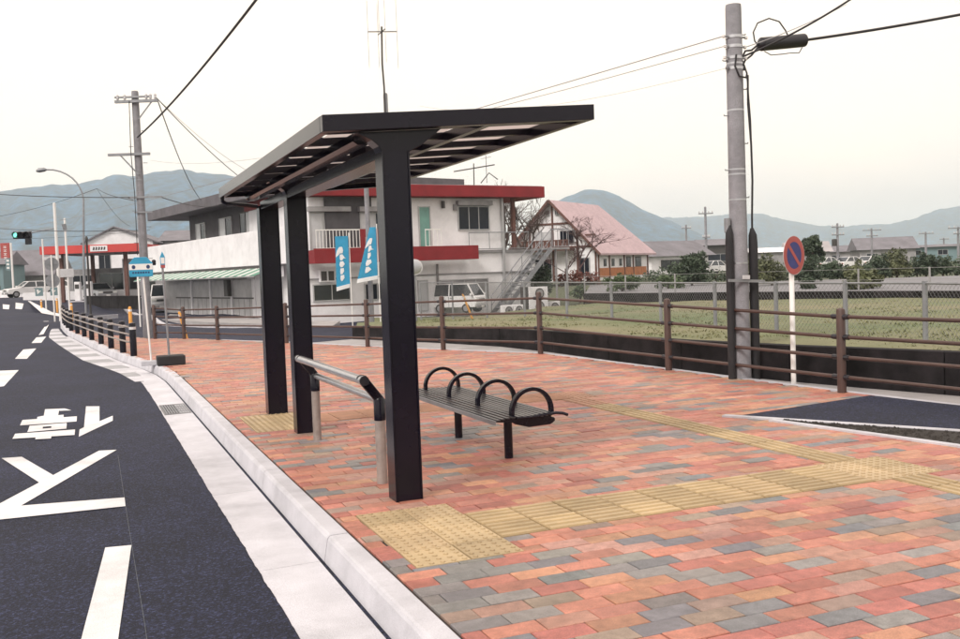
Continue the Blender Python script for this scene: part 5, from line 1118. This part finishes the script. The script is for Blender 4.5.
bare_tree('bare_tree', 'leafless reddish tree in front of the pink roofed house', (*(27.564, 51.415, 0.425)[:2], .3), 6.4, .85, 'bark_red', 23, 6, r0=.075)
bare_tree('bare_tree', 'small leafless reddish tree left of the larger one before the house', (*(27.701, 53.512, 0.234)[:2], .2), 4.2, .8, 'bark_red', 27, 6, r0=.055)
bare_tree('bare_tree', 'tall leafless tree standing behind the white building stair', (*(27.177, 58.009, -0.551)[:2], -.3), 8.4, .5, 'bark', 33, 6, r0=.14)
bare_tree('bare_tree', 'leafless tree top showing above the red roof', (*(25.277, 58.789, -0.476)[:2], -.3), 9.6, .42, 'bark', 38, 6, r0=.14)
p_ = (27.379, 39.596, 0.475); shrub('evergreen_shrub', 'dark round evergreen shrub left of the utility pole', 'shrub', (p_[0], p_[1], LZ), [(0, 0, .4, 1.0, .9, .45), (0, 0, .85, 1.0, .9, .75), (.65, .2, .7, .7, .7, .6), (-.7, .1, .65, .6, .6, .6), (.2, -.2, 1.2, .6, .6, .4)], 3400, .085, 'leaf_dark', 41)
p_ = (24.047, 36.623, 0.333); shrub('evergreen_shrub', 'small low green bush before the dark round shrub', 'shrub', (p_[0], p_[1], .35), [(0, 0, .35, .7, .6, .4), (.6, 0, .25, .5, .4, .3)], 900, .07, 'leaf_mid', 43)
p_ = (21.12, 35.66, 0.415); shrub('evergreen_shrub', 'low clipped green bush at the front of the lot', 'shrub', (p_[0], p_[1], .3), [(0, 0, .5, .75, .7, .5), (.6, .1, .4, .5, .5, .4)], 1500, .07, 'leaf_mid', 44)
p_ = (21.404, 44.155, -0.352); shrub('evergreen_shrub', 'dark bush at the right corner of the white building', 'shrub', (p_[0], p_[1], -.55), [(0, 0, 1.0, .8, .8, .95), (.2, .1, 1.7, .6, .6, .7)], 1900, .08, 'leaf_dark', 45)
p_ = (26.519, 49.693, 0.697); shrub('red_hedge', 'low dark red hedge in front of the pink roofed house', 'hedge', (p_[0], p_[1], .3), [(-.9, 0, .5, .7, .5, .45), (0, 0, .55, .7, .5, .5), (.9, 0, .5, .7, .5, .45)], 1500, .07, 'leaf_red', 91)
p_ = (21.824, 40.754, -0.07); shrub('evergreen_shrub', 'low green bush below the leafless tree', 'shrub', (p_[0], p_[1], -.1), [(0, 0, .4, .6, .5, .4)], 800, .07, 'leaf_mid', 46)
p_ = (27.679, 34.06, 0.368); shrub('evergreen_shrub', 'olive green shrub right behind the utility pole', 'shrub', (p_[0], p_[1], LZ), [(0, 0, .35, .9, .7, .4), (0, 0, .75, .8, .7, .55), (-.7, .2, .8, .65, .6, .55), (-1.4, .2, .6, .5, .5, .5)], 2100, .08, 'leaf_olive', 47)
p_ = (46.066, 52.512, 0.452); shrub('evergreen_tree', 'dark tall tree right of the no parking sign', 'tree', (p_[0], p_[1], LZ), [(.15, 0, 2.35, .65, .65, .55), (-.4, .1, 1.9, .65, .65, .5), (.5, 0, 1.6, .65, .65, .5), (.1, 0, 1.1, .7, .7, .5)], 3000, .10, 'leaf_dark', 48, .12)
SHR = [((31.92, 36.666, 0.58), .95, 'leaf_dark', 'dark shrub close right of the no parking sign'), ((35.896, 39.364, 0.506), .8, 'leaf_dark', 'dark low shrub left of the grey roofed house'), ((36.997, 38.912, 0.463), .72, 'leaf_olive', 'olive shrub before the middle parked car'), ((36.622, 36.904, 0.51), .95, 'leaf_dark', 'dark shrub in front of the grey roofed house'), ((38.183, 37.346, 0.458), 1.2, 'leaf_olive', 'tallest olive shrub before the grey roofed house'), ((40.353, 37.54, 0.434), 1.0, 'leaf_dark', 'dark shrub before the teal building'), ((41.99, 37.95, 0.38), .85, 'leaf_dark', 'rightmost dark shrub before the teal building'), ((24.089, 25.254, 0.413), .58, 'leaf_olive', 'thin grey green bush at the near edge of the lot'), ((24.902, 25.461, 0.379), .52, 'leaf_olive', 'thin bush right of the grey green one by the lot edge'), ((24.302, 27.872, 0.432), .34, 'leaf_dark', 'tiny dark plant in the lot beside the sign post')]
for i, (p_, s, m_, lab) in enumerate(SHR):
    s *= .84
    shrub('evergreen_shrub', lab, 'shrub', (p_[0], p_[1], LZ), [(0, 0, s*.75, s*.85, s*.8, s*.75), (s*.6, .1, s*.5, s*.6, s*.6, s*.55), (-s*.65, 0, s*.5, s*.65, s*.6, s*.5), (0, 0, s*.3, s*.95, s*.7, s*.35)], int(1100+1300*s), .075, m_, 60+i, group='shrubs along the far parking lot')

# ------------------------------------------------------------------ far houses and poles at the right
def gable(label, P_, rz_, L, Wd, h, rise, wm, rm, wins, name='low_house'):
    t = thing(name, label, 'house', (P_[0], P_[1], .2), R(rz_)); MB().box(0, L, 0, Wd, 0, h).build('wall', wm, t)
    MB().prism([(-.5, h-.05), (Wd+.5, h-.05), (Wd/2, h+rise)], -.5, L+.5, 'x').build('roof', rm, t)
    for u0, u1, z0, z1 in wins: window(t, u0, u1, z0, z1, -.002, panes=2, frame='frame_alu')
    return t
gable('grey roofed farmhouse behind the dark shrubs', (111.663, 116.561, 0.267), -32, 8.2, 7, 2.4, 1.9, 'slab_grey', 'roof_grey', [(1, 2.6, .8, 1.8), (4, 6, .8, 1.8)])
gable('small pale house left of the grey roofed farmhouse', (121.008, 134.369, 0.148), -25, 9, 6, 2.4, 1.1, 'slab_grey', 'roof_grey', [(1, 2.5, .8, 1.8), (5, 7, .8, 1.8)])
t = gable('long teal walled house at the right edge', (116.985, 114.385, 0.212), -30, 17, 6, 2.5, .35, 'wall_teal', 'roof_grey', [(1.2, 3.6, 1.3, 2.0), (6, 7.5, 1.2, 2.0), (9.6, 11.2, 1.2, 2.0)])
gable('dark low hall left of the near utility pole', (89.074, 125.793, 0.381), -25, 5.4, 8, 4.0, 1.0, 'frame_dark', 'roof_grey', [(.6, 4.8, 1.4, 2.6)], 'hall')
gable('low pale roofed building just right of the utility pole', (96.128, 122.914, 0.413), -28, 7.0, 5, 2.6, .7, 'slab_grey', 'wall_white', [(.6, 1.8, .8, 1.7)])
gable('small pale house behind the dark tall tree', (101.585, 120.673, 0.198), -28, 6, 5, 2.4, 1.6, 'slab_grey', 'roof_pale', [(1, 2, .8, 1.7)])
def far_pole(P_, zt, label, arms):
    t = thing('utility_pole', label, 'utility pole', (P_[0], P_[1], .2), R(-20), 'far utility poles'); H_ = zt-.2
    MB().lathe([(.17, -.1), (.12, H_), (.05, H_+.02)], 10).build('pole', 'pole_concrete', t, smooth=True)
    for f, w in arms: 
        a_ = MB().beam((-w, -.15, H_*f), (w, -.15, H_*f), .12, .12).build('crossarm', 'galvanised', t)
        for k in (-.9, -.4, .4, .9): MB().lathe([(.05, 0), (.08, .1), (.04, .22)], 8, (w*k, -.15, H_*f+.06)).build('insulator', 'pale_pole', a_, smooth=True)
far_pole((62.75, 87.939, 1.565), (62.864, 88.216, 7.542)[2], 'far utility pole standing left of the near concrete pole', [(.9, .8), (.55, .4)])
far_pole((72.341, 105.63, 1.156), (72.441, 105.877, 6.461)[2], 'shortest far pole above the dark round shrub', [(.93, .6)])
far_pole((79.575, 86.433, 0.795), (79.608, 86.67, 5.409)[2], 'far pole with a dark transformer beside the dark tree', [(.92, .7), (.75, .7)])
far_pole((102.07, 104.282, 0.746), (102.058, 104.54, 5.431)[2], 'far pole with wide crossarms over the farmhouse roof', [(.95, 1.3), (.8, .8)])
far_pole((105.018, 97.665, 0.642), (105.099, 97.843, 4.544)[2], 'far pole over the teal house roof', [(.95, 1.0)])
far_pole((96.472, 84.923, 0.479), (96.527, 85.126, 4.646)[2], 'far pole at the right frame edge', [(.97, 1.3), (.82, .6)])
far_pole((140.251, 126.507, 0.093), (140.311, 126.711, 4.317)[2], 'faint smallest far pole between the two at the right', [(.95, .8)])
tf = tag(MB().lathe([(.28, 0), (.3, .05), (.3, .75), (.2, .8)], 12).build('transformer', 'frame_dark', smooth=True), 'dark drum transformer hung on the far pole by the dark tree', 'transformer'); q = (78.594, 85.863, 2.844); tf.location = q
rf_ = thing('farm_fence', 'long dark thicket line behind the far parking lot', 'hedge', (*(51.51, 56.786, 0.607)[:2], .3)); 
hp_ = [(33.651, 53.273, 0.765), (36.484, 47.789, 0.734), (40.061, 44.165, 0.743), (43.034, 41.865, 0.668), (47.948, 38.775, 0.626)]
bl = []
rnd = random.Random(9)
for a_, b_ in zip(hp_[:-1], hp_[1:]):
    for k in range(9):
        q = lerp(a_, b_, (k+rnd.random())/9); s = rnd.uniform(.35, .8); bl.append((q[0], q[1], .4+s*.5, 1.2, .7, s*.75))
rf_.name = 'hedge'; leaves('crown', 'leaf_dark', bl, 5200, .11, rf_, rf_.location, 71)
mb = MB()
for b_ in bl: mb.tube([(b_[0], b_[1], .1), (b_[0], b_[1], b_[2])], [.05, .02], 5)
mb.build('stems', 'bark', rf_, off=rf_.location)

# ------------------------------------------------------------------ the air: pale haze over the valley, hills included
hz = MB().box(-5200, 5200, -5200, 5200, -3.0, 275).build('haze', 'ground'); hz.data.materials.clear(); struct(hz, 'stuff'); hz['label'] = 'pale blue haze over the valley'
hm = bpy.data.materials.new('haze'); hm.use_nodes = True; hm.node_tree.nodes.clear()
ho_ = hm.node_tree.nodes.new('ShaderNodeOutputMaterial'); hv = hm.node_tree.nodes.new('ShaderNodeVolumePrincipled')
hv.inputs['Color'].default_value = (0.86, 0.95, 1.0, 1); hv.inputs['Density'].default_value = 0.00029; hv.inputs['Anisotropy'].default_value = 0.3
hm.node_tree.links.new(hv.outputs[0], ho_.inputs['Volume']); hz.data.materials.append(hm)
